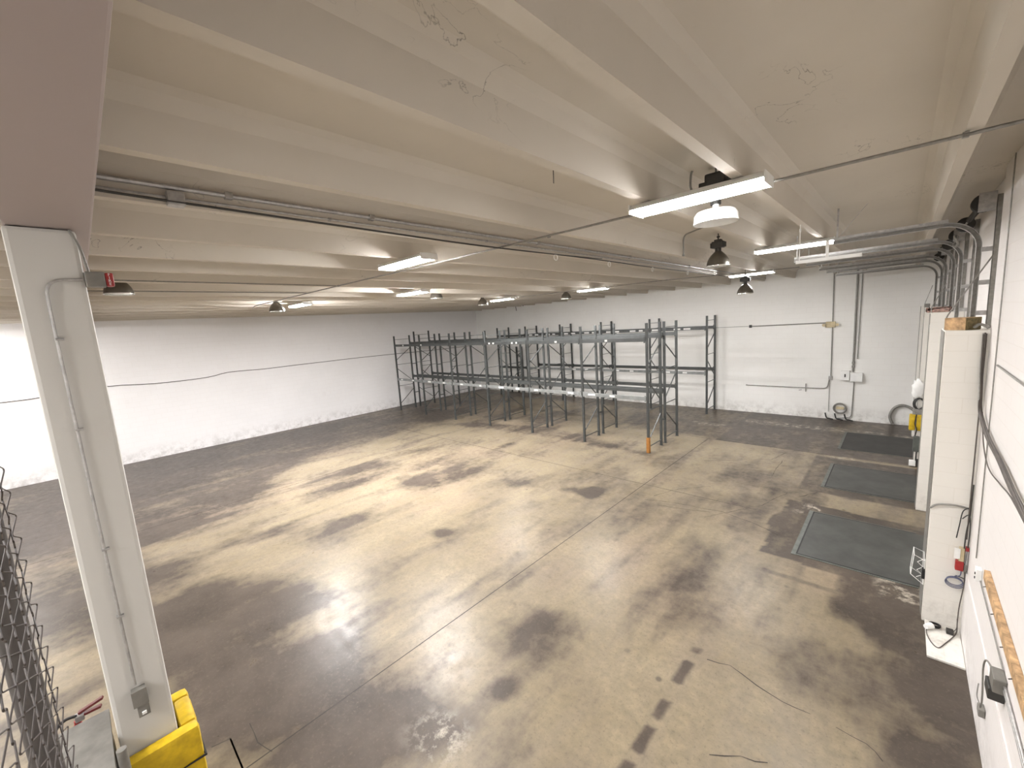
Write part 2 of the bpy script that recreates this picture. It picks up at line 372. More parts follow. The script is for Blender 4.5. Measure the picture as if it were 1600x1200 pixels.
for pts in ([(-4.87, -6.9), (-4.87, 15.1)], [(-21.9, 10.06), (-2.2, 10.05)], [(-13.62, -3), (-13.62, 10.05)], [(-5.45, .43), (-5.40, .6), (-4.87, .6)], [(-5.4, .6), (-4.87, .6)], [(-6.2, 15.2), (.42, 15.05)]):
    struct('control_joint', ribbon(pts, .016), M['joint'], floor)
for pts in CRACKS: struct('crack', ribbon(pts, .012, .0014, .02), M['joint'], floor)

# ---- walls
def wall(name, mat, x0, x1, y0, y1, z0, z1, holes=()):
    bm = nb(); box(bm, x0, x1, y0, y1, z0, z1); return struct(name, bm, mat)
wall('wall_left', M['wallr'], XL - .25, XL, YF - .2, YB + .2, -.1, 6.3)
wall('wall_back', M['wallb'], XL, 1.6, YB, YB + .25, -.1, 6.3)
wall('wall_front', M['wallb'], XL, 1.6, YF - .25, YF, -.1, 6.3)
bm = nb(); box(bm, XR, XR + .3, YF, 7.70, -.1, 6.3)
WB = .87                                             # the wall behind the piers stands a little further out
segs = [7.70, 8.48, 10.70, 12.28, 14.32, 15.98, 18.18, YB]
for i in range(0, len(segs) - 1, 2): box(bm, WB, WB + .22, segs[i], segs[i + 1], -.1, 6.3)
for a, b in ((8.48, 10.70), (12.28, 14.32), (15.98, 18.18)): box(bm, WB, WB + .22, a, b, 3.6, 6.3)
box(bm, XR - .012, XR + .01, YF, 7.6, 0, .88)        # slightly prouder lower courses
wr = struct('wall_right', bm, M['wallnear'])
for i, (a, b) in enumerate(((8.48, 10.70), (12.28, 14.32), (15.98, 18.18))):
    bm = nb()
    for k in range(6): box(bm, WB + .06, WB + .11, a + .002, b - .002, .004 + k * .6, .596 + k * .6, .008)
    d = struct('door_%d' % (i + 1), bm, M['bright']); bm = nb(); box(bm, WB + .02, WB + .06, (a + b) / 2 - .1, (a + b) / 2 + .1, .5, .53, .005); struct('door_handle', bm, M['galv'], d)

# ---- ceiling: precast deck with ribs running away from the camera
bm = nb(); box(bm, XL - .2, 1.6, YF - .2, YB + .2, ZD, ZD + .25); ceil = struct('ceiling', bm, M['ceil'])
rib_x = [.29, -1.075, -1.885, -3.24, -4.30, -5.62, -6.83, -8.04, -9.40, -10.55, -11.85, -13.0, -14.3, -15.45, -16.75, -17.9, -19.2, -20.35, -21.6]
for rx in rib_x:
    bm = nb(); pr = [(-.045, ZS), (.045, ZS), (.075, ZD - .11), (.125, ZD - .03), (.20, ZD + .01), (-.20, ZD + .01), (-.125, ZD - .03), (-.075, ZD - .11)]
    A = [bm.verts.new((rx + a, YF, z)) for a, z in pr]; B = [bm.verts.new((rx + a, YB, z)) for a, z in pr]
    for k in range(8): bm.faces.new((A[k], A[(k + 1) % 8], B[(k + 1) % 8], B[k]))
    bm.faces.new(A[::-1]); bm.faces.new(B)
    struct('ceiling_rib', bm, M['ceil'], ceil)
# ---- girder across the hall, resting on the column
bm = nb(); box(bm, XL, XR + .05, -.24, .205, 5.43, ZD + .02, .012); g = struct('trim_1', bm, M['girder']); g.data.transform(Matrix.Rotation(math.radians(-.6), 4, 'Z'))

# ---- column with its yellow guard
t = empty('concrete_column', (-4.85, 0, 0), 'pale grey square concrete column holding up the big girder at left', 'column')
bm = nb(); box(bm, -5.02, -4.65, -.205, .165, 0, 5.425, .028); part('shaft', bm, M['column'], t)
t2 = empty('column_guard', (-4.85, 0, 0), 'yellow plastic guard wrapped round the foot of the column', 'column guard')
bm = nb()
def ringbox(bm, x0, x1, y0, y1, th, z0, z1, bev):
    box(bm, x1, x1 + th, y0, y1 + th, z0, z1, bev); box(bm, x0 - th, x0, y0, y1 + th, z0, z1, bev)
    box(bm, x0, x1, y1, y1 + th, z0, z1, bev)
ringbox(bm, -5.03, -4.64, -.215, .175, .13, 0, 1.07, .05)
part('guard_shell', bm, M['yellow'], t2, smooth=True)
for z in (.35, .75):
    bm = nb(); pts = [(-4.505, -.218, z), (-4.505, .31, z), (-5.165, .31, z), (-5.165, -.218, z)]
    tube(bm, pts, .012, 6, True); part('strap', bm, M['black'], t2)

# ---- piers between the dock doors
def pier(y0, y1, top, label, x0=.41):
    t_ = empty('block_pier', (x0 + .2, y0, 0), label, 'pier', 'white block piers beside the dock doors')
    bm_ = nb(); box(bm_, x0, WB - .002 if y0 > 8 else XR - .002, y0, y1, 0, top, .006) if y0 > 8 else (box(bm_, x0, XR - .002, y0, 7.705, 0, top), box(bm_, x0, WB - .002, 7.705, y1, 0, top)); part('blockwork', bm_, M['pier'], t_)
    bm_ = nb(); box(bm_, x0 - .008, x0 + .06, y1 - .02, y1 + .012, 0, top - .02); box(bm_, x0 - .01, x0 - .002, y0 + .12, y1 + .012, 0, top - .02)  # thin dark grey strip over the side face and far edge
    part('side_strip', bm_, M['conduit'], t_, 'dark grey strip along the pier side'); return t_
pier(7.65, 8.34, 4.06, 'tall white block pier nearest the camera, cables draped over its face')
pier(11.9, 12.2, 4.19, 'white block pier between the second and nearest dock plates')
pier(15.2, 15.6, 4.25, 'white block pier between the second and farthest dock plates, yellow pads on it')
pier(18.5, 18.8, 4.25, 'white block pier beyond the farthest dock plate')
bm = nb(); box(bm, .44, .775, 6.82, 7.645, 0, .028, .006); tag(fin('floor_slab', bm, M['pier']), 'white painted low slab at the foot of the nearest block pier', 'slab')

# ================================================================== dock levellers
def leveller(y0, y1, mat, label):
    t_ = empty('dock_plate', (-.4, (y0 + y1) / 2, 0), label, 'dock plate', 'steel dock plates set in the floor')
    bm_ = nb(); box(bm_, -1.19, .86, y0, y1, .004, .014, .002); part('deck_plate', bm_, mat, t_)
    bm_ = nb(); w = .045
    box(bm_, -1.24 - w, -1.214, y0 - .024 - w, y1 + .024 + w, .0015, .010); box(bm_, -1.214, .40, y0 - w - .012, y0 - .024, .0015, .010); box(bm_, -1.214, .40, y1 + .024, y1 + w + .012, .0015, .010)
    part('pit_angle', bm_, M['angle'], t_)
    bm_ = nb(); box(bm_, -1.195, .40, y0 - .024, y0, .001, .0145); box(bm_, -1.195, .40, y1, y1 + .024, .001, .0145); box(bm_, -1.214, -1.19, y0 - .024, y1 + .024, .001, .0145)
    part('gap', bm_, M['black'], t_, 'dark gap round the plate'); return t_
leveller(8.56, 10.58, M['plate'], 'nearest grey steel dock plate in the floor by the block pier')
leveller(12.34, 14.24, M['plate'], 'middle grey steel dock plate in the floor, between two others')
leveller(16.0, 18.1, M['plate2'], 'farthest and darkest dock plate, near the back wall')

# ================================================================== pallet racks
POST_H = 4.27
def post_mesh(h, holes):
    bm_ = nb(); box(bm_, -.038, .038, -.035, .035, .006, h, .006); box(bm_, -.06, .06, -.05, .05, 0, .006)
    if holes:
        z = .12
        while z < h - .05:
            for s_ in (-.018, .018): box(bm_, s_ - .006, s_ + .006, -.0362, -.034, z, z + .022, 0, 1)
            z += .05
    return bm_
def beam_mesh(L_, labels, light, yo):
    bm_ = nb(); box(bm_, .04, L_ - .04, yo - .022, yo + .022, -.062, .062, .006)
    for x in (.04, L_ - .04): box(bm_, x - (.045 if x < 1 else 0), x + (0 if x < 1 else .045), yo - .026, yo + .0, -.10, .09)
    return bm_
def upright(root, x, y, depth, h, flip, guard=False, name='upright_frame'):
    """bracing as the part, posts as its sub-parts"""
    bm_ = nb(); f = (lambda t_: depth - t_) if flip else (lambda t_: t_)
    for z in (.2, 1.42, 2.65, h - .2): bar(bm_, (x, y + .03, z), (x, y + depth - .03, z), .032, .02)
    for a, b in (((.03, .41), (depth - .03, 1.15)), ((depth - .03, 1.62), (.03, 2.42)), ((.03, 2.92), (depth - .03, 3.55))):
        bar(bm_, (x, y + f(a[0]), a[1]), (x, y + f(b[0]), b[1]), .032, .026)
    for yy in (y + .034, y + depth - .034): bar(bm_, (x, yy, .15), (x, yy, h - .12), .02, .008)
    fr = part(name, bm_, M['rack'], root)
    for k, yy in enumerate((y, y + depth)):
        bm_ = post_mesh(h, k == 0); bm_.transform(Matrix.Translation((x, yy, 0)))
        p_ = fin('post', bm_, [M['rack'], M['black']]); p_.parent = fr; p_.data.transform(Matrix.Translation(-Vector(root.location)))
    if guard:
        bm_ = nb(); box(bm_, x - .05, x + .05, y - .065, y + .045, .002, .52, .01); p_ = fin('post_guard', bm_, M['orange']); p_.parent = fr; p_.data.transform(Matrix.Translation(-Vector(root.location))); p_['label'] = 'orange guard on the post foot'
    return fr
def beam(root, x0, x1, y, z, mat, labels=(), face=-1):
    bm_ = nb(); box(bm_, x0 + .04, x1 - .04, y - .022, y + .022, z - .062, z + .062, .005)
    for s_, x in ((1, x0 + .038), (-1, x1 - .038)): box(bm_, min(x, x + s_ * .05), max(x, x + s_ * .05), y + face * .030, y + face * .024, z - .1, z + .1)
    b_ = part('beam', bm_, mat, root)
    for a, w in labels:
        bm_ = nb(); xx = x0 + (x1 - x0) * a; yy = y + face * .0225
        box(bm_, xx, xx + w, min(yy, yy + face * .002), max(yy, yy + face * .002), z - .035, z + .035)
        l_ = fin('beam_label', bm_, M['white']); l_.parent = b_; l_.data.transform(Matrix.Translation(-Vector(root.location))); l_['label'] = 'white sticker'
    return b_
RX = [-20.95, -18.50, -15.98, -13.52, -10.98, -8.43, -5.93]
fg = 'grey pallet racks at the back of the hall'
r1 = empty('pallet_rack', (-13.5, 13.1, 0), 'front row of dark grey pallet racking with a silver lower beam and orange post guard', 'pallet rack', fg)
r2 = empty('pallet_rack', (-13.5, 14.4, 0), 'middle row of dark grey pallet racking, back to back with the front row', 'pallet rack', fg)
r3 = empty('pallet_rack', (-12.5, 19.4, 0), 'rear row of pallet racking standing against the back wall, white stickers on top beam', 'pallet rack', fg)
for i, x in enumerate(RX):
    upright(r1, x, 12.6, 1.0, POST_H, False, i == 6); upright(r2, x, 13.93, 1.05, 4.46 if i == 0 else POST_H, True)
    for z in (2.6, .9):
        bm = nb(); bar(bm, (x, 13.655, z), (x, 13.872, z), .05, .04); part('row_spacer', bm, M['rack'], r1)
for i in range(6):
    a, b = RX[i], RX[i + 1]
    up = [()] * 6; up[0] = ((.35, .12),); up[1] = ((.05, .1),); up[2] = (); up[3] = ((.12, .1), (.22, .1), (.66, .1), (.76, .08)); up[4] = ((.55, .1),); up[5] = ((.4, .1),)
    lo = [((.15, .2), (.6, .2)), ((.2, .25), (.7, .2)), ((.25, .2), (.8, .15)), ((.3, .3), (.7, .2)), ((.1, .2), (.75, .25)), ((.1, .3), (.45, .2))]
    beam(r1, a, b, 12.58, 3.74, M['rack'], up[i]); beam(r1, a, b, 13.62, 3.80, M['rack'], (), 1)
    beam(r1, a, b, 12.58, 1.82, M['racklite'], lo[i]); beam(r1, a, b, 13.62, 1.88, M['rack'], (), 1)
    beam(r2, a, b, 13.91, 1.88, M['rack']); beam(r2, a, b, 15.0, 1.87, M['rack'], (), 1)
    beam(r2, a, b, 13.91, 3.80, M['rack']); beam(r2, a, b, 15.0, 3.80, M['rack'], (), 1)
R3 = [-19.0, -16.6, -14.02, -11.38, -8.75, -6.16]
for i, x in enumerate(R3): upright(r3, x, 18.92, 1.06, 4.33, False)
for i in range(1, 5):
    a, b = R3[i], R3[i + 1]
    beam(r3, a, b, 18.90, 3.80, M['rack'], ((.12, .26), (.3, .26), (.62, .3), (.8, .2)) if i < 4 else ((.05, .3), (.45, .3), (.62, .3)))
    beam(r3, a, b, 20.0, 3.80, M['rack'], (), 1); beam(r3, a, b, 18.90, 1.83, M['racklite'], ((.3, .2), (.6, .2))); beam(r3, a, b, 20.0, 1.90, M['rack'], (), 1)
beam(r3, R3[0], R3[1], 18.90, 1.83, M['rack']); beam(r3, R3[0], R3[1], 18.90, 3.80, M['rack'])
# spare frame stood against the back wall
t = empty('rack_frame', (-18.0, 19.85, 0), 'spare dark lattice rack frame stood against the back wall behind the racks', 'rack frame')
bm = nb()
for z in np.arange(.3, 2.9, .35): bar(bm, (-18.3, 19.9, z), (-17.9, 19.9, z), .03, .03)
for z in np.arange(.3, 2.5, .7): bar(bm, (-18.3, 19.9, z), (-17.9, 19.9, z + .35), .03, .03)
bar(bm, (-18.27, 19.9, .3), (-18.27, 19.9, 2.85), .02, .02); part('bracing', bm, M['rack'], t)
for x in (-18.32, -17.88):
    bm = nb(); box(bm, x - .04, x + .04, 19.85, 19.95, 0, 3.05, .005); part('post', bm, M['rack'], t)

# ================================================================== fluorescent strip lights
def strip_light():
    root = empty('strip_light', (0, 0, 0))
    bm_ = nb(); pr = [(-.085, .05), (-.12, .025), (-.152, -.012), (-.145, .0), (.145, .0), (.152, -.012), (.12, .025), (.085, .05)]
    A = [bm_.verts.new((-.585, a, z)) for a, z in pr]; B = [bm_.verts.new((.585, a, z)) for a, z in pr]
    for k in range(8): bm_.faces.new((A[k], A[(k + 1) % 8], B[(k + 1) % 8], B[k]))
    bm_.faces.new(A[::-1]); bm_.faces.new(B); fin('housing', bm_, M['bright'], root)
    bm_ = nb(); pr = [(-.142, -.001), (-.135, -.025), (-.10, -.042), (.10, -.042), (.135, -.025), (.142, -.001)]
    A = [bm_.verts.new((-.58, a, z)) for a, z in pr]; B = [bm_.verts.new((.58, a, z)) for a, z in pr]
    for k in range(6): bm_.faces.new((A[k], A[(k + 1) % 6], B[(k + 1) % 6], B[k]))
    bm_.faces.new(A[::-1]); bm_.faces.new(B); l_ = fin('lens', bm_, M['lens'], root); l_['label'] = 'glowing white lens'
    for s_ in (-1, 1):
        bm_ = nb(); box(bm_, s_ * .585 - .006, s_ * .585 + .006, -.150, .150, -.044, .045, .003); fin('end_cap', bm_, M['bright'], root)
    return root
SL = strip_light(); HOT = [c for c in SL.children if c.name.startswith('lens')][0].data.copy(); HOT.materials.clear(); HOT.materials.append(M['lens_hot']); MID = HOT.copy(); MID.materials.clear(); MID.materials.append(M['lens_mid']); sl_g = 'lit fluorescent strip lights under the ceiling'
lights = [
    (-1.445, 4.12, 'largest and nearest lit strip light, just before the white enamelled dome lamp'),
    (-1.47, 8.98, 'lit strip light second from the right, above the white bar near the dock tracks'),
    (-5.60, 3.72, 'lit strip light beside the long pipes, second largest in view'),
    (-9.95, 6.72, 'lit strip light just left of the dark bell lamp over the front racks'),
    (-13.9, 5.18, 'leftmost lit strip light, low against the left wall'),
    (-12.05, 12.45, 'smallest lit strip light, near the far left corner of the hall'),
    (-8.05, 12.95, 'lit strip light above the middle of the pallet racks'),
    (-3.38, 14.3, 'lit strip light above the hanging bell lamp nearest the back wall'),
    (-4.6, -3.6, 'added unseen strip light behind the big girder near the column'),  # from here on: unseen lamps added behind the camera to light walls and floor
    (-2.6, -4.6, 'added unseen strip light behind the big girder near the side wall'),
    (-9.8, -3.6, 'added unseen strip light behind the big girder, mid hall'),
    (-16.0, -3.4, 'added unseen strip light behind the big girder, second from the left wall'),
    (-20.2, -2.6, 'added unseen strip light behind the big girder, nearest the left wall'),
]
for i, (x, y, lb) in enumerate(lights):
    o = SL if i == 0 else copy_tree(SL)
    o.location = (x, y, 5.545); tag(o, lb, 'strip light', sl_g)
    if x < -4 or y > 10 or y < 0:
        for c in o.children:
            if c.name.startswith('lens'): c.data = HOT if (x < -9 and 0 < y < 10) else MID

# white unlit bar hung on rods by the door track
t = empty('hanging_bar', (-.8, 7.1, 5.1), 'unlit white enamelled batten hung on thin rods below the second strip light', 'batten')
bm = nb(); box(bm, -1.13, -.42, 7.07, 7.13, 5.075, 5.12, .006); part('batten', bm, M['bright'], t)
bm = nb(); tube(bm, [(-1.09, 7.1, 5.12), (-1.09, 7.1, ZD)], .006, 6); tube(bm, [(-1.09, 7.1, 5.5), (-1.09, 7.1, 5.54)], .012, 6); part('rod', bm, M['bright'], t)
bm = nb(); box(bm, -.80, -.765, 7.085, 7.115, 5.12, 5.33); part('bracket', bm, M['bright'], t)

# ================================================================== bell lamps (switched off)
def bell(R_, H_, ballast, mats, name='bell_lamp'):
    root = empty(name, (0, 0, 0)); n = 8; pro = []
    for k in range(n + 1):
        a = k / n; pro.append((R_ * (1 - .62 * a ** 2.1), H_ * a))
    bm_ = nb(); rr = lathe(bm_, pro + [(R_ * .28, H_ + .02)], (0, 0, 0)); bm_.faces.new(rr[-1]); o_ = fin('reflector', bm_, mats[0], root, True)
    bm_ = nb(); lathe(bm_, [(R_ * .99, .002)] + [(r * .97, h - .003) for r, h in pro[1:]], (0, 0, 0)); fin('reflector_lining', bm_, mats[1], root, True)
    bm_ = nb(); lathe(bm_, [(R_ + .008, -.006), (R_ + .008, .008), (R_ - .006, .008), (R_ - .006, -.006), (R_ + .008, -.006)], (0, 0, 0)); fin('rim', bm_, mats[1], root, True)
    if ballast:
        bm_ = nb(); rr = lathe(bm_, [(.055, H_ + .02), (.055, H_ + .08), (.07, H_ + .085)], (0, 0, 0), 14)
        box(bm_, -.10, .10, -.07, .07, H_ + .08, H_ + .20, .012); box(bm_, -.13, -.10, -.05, .05, H_ + .09, H_ + .18, .006); box(bm_, .10, .13, -.05, .05, H_ + .09, H_ + .18, .006); box(bm_, -.06, .06, -.05, .05, H_ + .20, H_ + .235, .006)
        fin('ballast_housing', bm_, M['dark'], root)
        bm_ = nb(); tube(bm_, [(0, 0, H_ + .23), (0, 0, H_ + .29)], .012, 8); lathe(bm_, [(.03, H_ + .27), (.03, H_ + .295)], (0, 0, 0), 10); fin('hook', bm_, M['dark'], root)
    return root
bl = bell(.205, .25, True, (M['bell'], M['inner'])); bl_s = bell(.205, .25, False, (M['bell'], M['inner']))
bg = 'unlit bell lamps hanging in the hall'
def place_bell(src, first, loc, lb, top):
    o_ = src if first else copy_tree(src); o_.location = loc; tag(o_, lb, 'bell lamp', bg)
    bm_ = nb(); tube(bm_, [(0, 0, .27 if src is bl_s else .53), (0, 0, top - loc[2])], .009, 6); fin('drop_rod', bm_, M['dark'], o_)
    if src is bl_s:
        bm_ = nb(); rr = lathe(bm_, [(.07, .255), (.07, .29), (.03, .3)], (0, 0, 0), 12); disc_caps(bm_, rr); fin('lamp_cap', bm_, M['bell'], o_)
    return o_
place_bell(bl, True, (-2.62, 8.66, 5.35), 'grey bell lamp with black ballast hanging right of the pipes, largest of the bells', ZD)
place_bell(bl_s, True, (-10.17, .75, 5.48), 'bell lamp hanging just right of the column and fire alarm', ZD)
place_bell(bl, False, (-3.30, 13.3, 4.94), 'small dark bell lamp hanging low against the back wall right of the racks', ZS)
for p_, lb in (((-11.1, 8.38, 5.49), 'dark bell lamp beside the strip light over the front left of the racks'), ((-13.2, 4.25, 5.30), 'leftmost bell lamp, by the strip light next to the left wall'),
               ((-11.93, 11.2, 5.31), 'smallest bell lamp, nearest the far left corner of the hall'), ((-9.95, 13.95, 5.38), 'bell lamp left of the strip light above the middle of the racks')):
    place_bell(bl_s, False, p_, lb, ZS if p_[2] < 5.32 else ZD)
# the white dome lamp behind the nearest strip light
t = empty('dome_lamp', (-1.46, 4.74, 5.42), 'white enamelled dome lamp hanging behind the nearest lit strip light', 'dome lamp')
bm = nb(); rr = lathe(bm, [(.215, -.02), (.21, .0), (.205, .06), (.18, .095), (.10, .11), (.03, .115), (.03, .16)], (-1.46, 4.74, 5.42)); bm.faces.new(rr[-1]); part('dome', bm, M['bright'], t, smooth=True)
bm = nb(); lathe(bm, [(.208, -.018), (.199, .055), (.17, .085), (.02, .10)], (-1.46, 4.74, 5.42)); part('dome_lining', bm, M['bright'], t, smooth=True)
bm = nb(); box(bm, -1.56, -1.36, 4.68, 4.80, 5.70, 5.89, .03); box(bm, -1.62, -1.30, 4.70, 4.78, 5.72, 5.82, .015); tube(bm, [(-1.46, 4.74, 5.58), (-1.46, 4.74, 5.71)], .05, 10); part('ballast_housing', bm, M['dark'], t)
bm = nb(); tube(bm, smooth_path([(-1.60, 4.74, 5.72), (-1.69, 4.7, 5.78), (-1.68, 4.66, 5.90), (-1.66, 4.65, ZD)]), .012, 6); tube(bm, [(-1.46, 4.74, 5.88), (-1.46, 4.74, ZD)], .01, 6); part('flexible_conduit', bm, M['conduit'], t)

# ================================================================== ceiling conduits
def pipe(name, pts, r, mat, label, cat='conduit', rad=0, n=8, group=None, clips=()):
    t_ = None; pp = soft(pts, rad) if rad else [Vector(p) for p in pts]
    bm_ = nb(); tube(bm_, pp, r, n); o_ = fin(name, bm_, mat, None, True); tag(o_, label, cat, group)
    for c in clips:
        bm_ = nb(); c = Vector(c); k = 1.35; box(bm_, c.x - r * k, c.x + r * k, c.y - r * k, c.y + r * k, c.z - r * k, c.z + r * k, r * .3); fin('coupling', bm_, mat, o_)
    return o_
pipe('conduit', [(XR - .02, 4.37, 5.575), (-5.6, 4.30, 5.575), (-9.0, 4.2, 5.575), (-14.6, 4.1, 5.575), (-15.6, 4.3, 5.58)], .013, M['conduit'],
     'thin conduit crossing under the ceiling ribs through the nearest strip light', clips=[(-3.33, 4.36, 5.575), (-9.02, 4.2, 5.575), (.25, 4.37, 5.575)])
pipe('conduit', [(-2.2, 14.4, 5.575), (-5.5, 13.2, 5.575), (-12.9, 12.6, 5.575)], .012, M['conduit'], 'thin conduit joining the strip lights above the racks', clips=[(-5.5, 13.2, 5.575)])
pipe('conduit', [(-8.97, .25, 5.575), (-9.02, 4.15, 5.575)], .012, M['conduit'], 'upper of two thin conduits reaching from the column to the left crossing conduit')
pipe('conduit', [(-10.60, .25, 5.575), (-10.58, 4.12, 5.575)], .012, M['conduit'], 'lower of two thin conduits reaching from the column to the left crossing conduit')
RB = -4.30 + .09
pipe('pipe', [(-4.19, .22, 5.72), (-4.19, 8, 5.72), (-4.19, 19.9, 5.70)], .021, M['galv'], 'thickest of the long pipes fixed along the side of a ceiling rib', 'pipe', clips=[(-4.19, y, 5.72) for y in (1.1, 2.4, 5.2, 8.2, 11.5)])
pipe('pipe', [(-4.215, .22, 5.655), (-4.2, .6, 5.645), (-4.2, 5, 5.645), (-4.2, 19.9, 5.64)], .011, M['galv'], 'middle of the long pipes along the ceiling rib, running through the grey box', 'pipe', clips=[(-4.2, y, 5.645) for y in (1.95, 4.1, 7.3)])
pipe('cable', smooth_path([(-4.18, .22, 5.625), (-4.17, .7, 5.61), (-4.16, 2.2, 5.585), (-4.14, 4.0, 5.56), (-4.2, 6.5, 5.59), (-4.18, 9, 5.57), (-4.2, 12, 5.58), (-4.2, 17, 5.58)]), .010, M['dark'], 'dark cable sagging below the long pipes on the ceiling rib', 'cable')
pipe('cable', smooth_path([(-4.15, .22, 5.62), (-4.13, .7, 5.60), (-4.11, 2.2, 5.572), (-4.10, 4.0, 5.545), (-4.12, 6.0, 5.575), (-4.14, 7.0, 5.60)]), .006, M['dark'], 'thin second cable sagging beside the dark one, below the long pipes', 'cable')
bm = nb(); box(bm, -4.235, -4.13, .68, .79, 5.58, 5.68, .008); tag(fin('junction_box', bm, M['galv']), 'grey junction box on the long ceiling pipes near the column', 'junction box')
for y, dz in ((7.3, 0), (9.2, 0), (11.3, .01), (5.6, .01)):
    bm = nb(); tube(bm, [Vector((-4.16, y + .05 * math.sin(a), 5.52 + dz + .045 * math.cos(a))) for a in np.linspace(0, 2 * math.pi, 12, endpoint=False)], .006, 5, True)
    tag(fin('hanging_ring', bm, M['bright']), 'small white wire ring under the long ceiling pipes', 'ring', 'white rings under the pipes')
pipe('conduit', [(-2.42, 7.33, 5.87), (-2.9, 7.68, 5.86), (-2.9, 7.68, 5.50)], .013, M['conduit'], 'bent conduit elbow coming off the ceiling rib left of the largest bell lamp', rad=.12, clips=[(-2.9, 7.68, 5.52)])
for x, y, a in ((-2.0, 2.7, .28), (-3.3, 4.45, .2)):
    bm = nb(); tube(bm, [(x, y, ZD), (x + .01, y, ZD - a), (x, y + .01, ZD - a - .12)], .004, 5); tag(fin('hanging_wire', bm, M['cable']), 'short cut wire hanging from the ceiling above the rib pipes' if x < -3 else 'short cut wire hanging from the ceiling left of the nearest strip light', 'wire')

# ================================================================== column fittings
CX = -4.65
t = empty('conduit', (CX, -.03, 1.6), 'grey conduit bending round the top of the column and running down its face', 'conduit')
bm = nb(); tube(bm, soft([(CX + .022, .15, 5.055), (CX + .022, -.05, 5.045), (CX + .022, -.055, 4.8), (CX + .022, -.04, 1.66)], .12, 8), .010, 8); part('tube', bm, M['galv'], t, smooth=True)
for z in (4.6, 3.9, 2.9, 2.3):
    bm = nb(); box(bm, CX + .001, CX + .036, -.062, -.015, z, z + .018, .003); part('strap', bm, M['galv'], t)
for (y0, y1, z0, z1, d, lb) in ((-.075, .018, 1.49, 1.63, .07, 'larger grey box at the end of the column conduit'), (-.055, .015, 1.375, 1.475, .05, 'smaller grey switch box hanging below the larger one on the column')):
    b_ = empty('outlet_box', (CX, 0, z0), lb, 'outlet box'); bm = nb(); box(bm, CX + .001, CX + d, y0, y1, z0, z1, .006); part('body', bm, M['boxg'], b_); bm = nb(); box(bm, CX + d, CX + d + .006, y0 - .003, y1 + .003, z0 - .003, z1 + .003, .002); part('cover', bm, M['boxg'], b_)
    if z0 < 1.4:
        bm = nb(); box(bm, CX + d + .006, CX + d + .02, y0 + .02, y1 - .02, z0 + .02, z0 + .045, .003); part('switch', bm, M['bright'], b_)
# fire alarm unit
t = empty('fire_alarm', (CX - .05, .2, 5.06), 'grey boxed fire alarm with red lettered face high on the column edge', 'fire alarm')
bm = nb(); box(bm, CX - .03, CX + .05, .166, .275, 5.0, 5.115, .006); part('backbox', bm, M['boxg'], t)
bm = nb(); box(bm, CX - .02, CX + .045, .275, .325, 5.005, 5.11, .012); part('horn', bm, M['red'], t, 'red sounder')
bm = nb(); tube(bm, soft([(CX + .02, .19, 5.115), (CX + .02, .17, 5.3), (CX + .02, .13, 5.42)], .05), .01, 6); part('feed_conduit', bm, M['conduit'], t)
cu = bpy.data.curves.new('fire_text', 'FONT'); cu.body = 'F\nI\nR\nE'; cu.size = .03; cu.extrude = .0008; cu.align_x = 'CENTER'; cu.space_line = .8
to = bpy.data.objects.new('tmp', cu); COL.objects.link(to); dg = bpy.context.evaluated_depsgraph_get(); me = bpy.data.meshes.new_from_object(to.evaluated_get(dg)); bpy.data.objects.remove(to)
me.transform(Matrix.Translation((CX + .046, .300, 5.085)) @ Matrix.Rotation(math.pi / 2, 4, 'Z') @ Matrix.Rotation(math.pi / 2, 4, 'X'))
me.materials.clear(); me.materials.append(M['white']); o = bpy.data.objects.new('lettering', me); COL.objects.link(o); o.parent = t; me.transform(Matrix.Translation(-Vector(t.location)))

# ================================================================== chain-link fence end, near the camera
t = empty('chain_link_fence', (-1.45, -.18, 0), 'end of a chain-link fence with dark steel post, at the left edge', 'fence')
FY = -.19
bm = nb(); tube(bm, [(-1.50, FY, 0), (-1.50, FY, 5.30)], .027, 16); part('post', bm, M['post'], t, smooth=True)
bm = nb(); tube(bm, [(-.2, FY, 5.25), (-1.50, FY, 5.25)], .02, 10); tube(bm, [(-.2, FY, 2.6), (-1.50, FY, 2.6)], .02, 10); part('rail', bm, M['post'], t, smooth=True)
bm = nb(); cell = .060; x0, x1, z0, z1 = -1.585, -.25, 2.55, 5.25; rows = int((z1 - z0) / cell)
ncol = int((x1 - x0) / cell)
for i in range(ncol):
    xa = x0 + i * cell; pts = []
    for k in range(rows * 2 + 1):
        s_ = k % 2; z = z0 + k * cell / 2
        pts.append((xa + (cell + .006) * s_, FY + .035 + (.004 if s_ else -.004) * (1 if i % 2 else -1) + random.uniform(-.0015, .0015), z))
    tube(bm, soft(pts, .014, 3), .0015, 4)
mo = part('wire_mesh', bm, M['mesh'], t, smooth=True)

# grey cabinet, pipe post and extinguisher between fence and column
t = empty('steel_cabinet', (-4.7, -.4, 0), 'grey flat-topped steel cabinet beside the foot of the column', 'cabinet')
bm = nb(); box(bm, -5.05, -4.22, -.60, -.245, 0, 1.27, .01); part('body', bm, M['galv'], t)
bm = nb(); box(bm, -5.07, -4.20, -.62, -.235, 1.27, 1.30, .004); part('top', bm, M['boxg'], t)
bm = nb(); box(bm, -4.219, -4.205, -.59, -.26, .08, 1.2, .004); d_ = part('door', bm, M['galv'], t)
bm = nb(); box(bm, -4.205, -4.18, -.31, -.295, .6, .75, .004); h_ = part('handle', bm, M['dark'], t); h_.parent = d_
bm = nb(); tube(bm, [(-4.28, -.185, 0), (-4.28, -.185, 1.42)], .032, 14); tag(fin('bollard_pipe', bm, M['boxg'], None, True), 'short grey pipe post standing between cabinet and column', 'pipe')
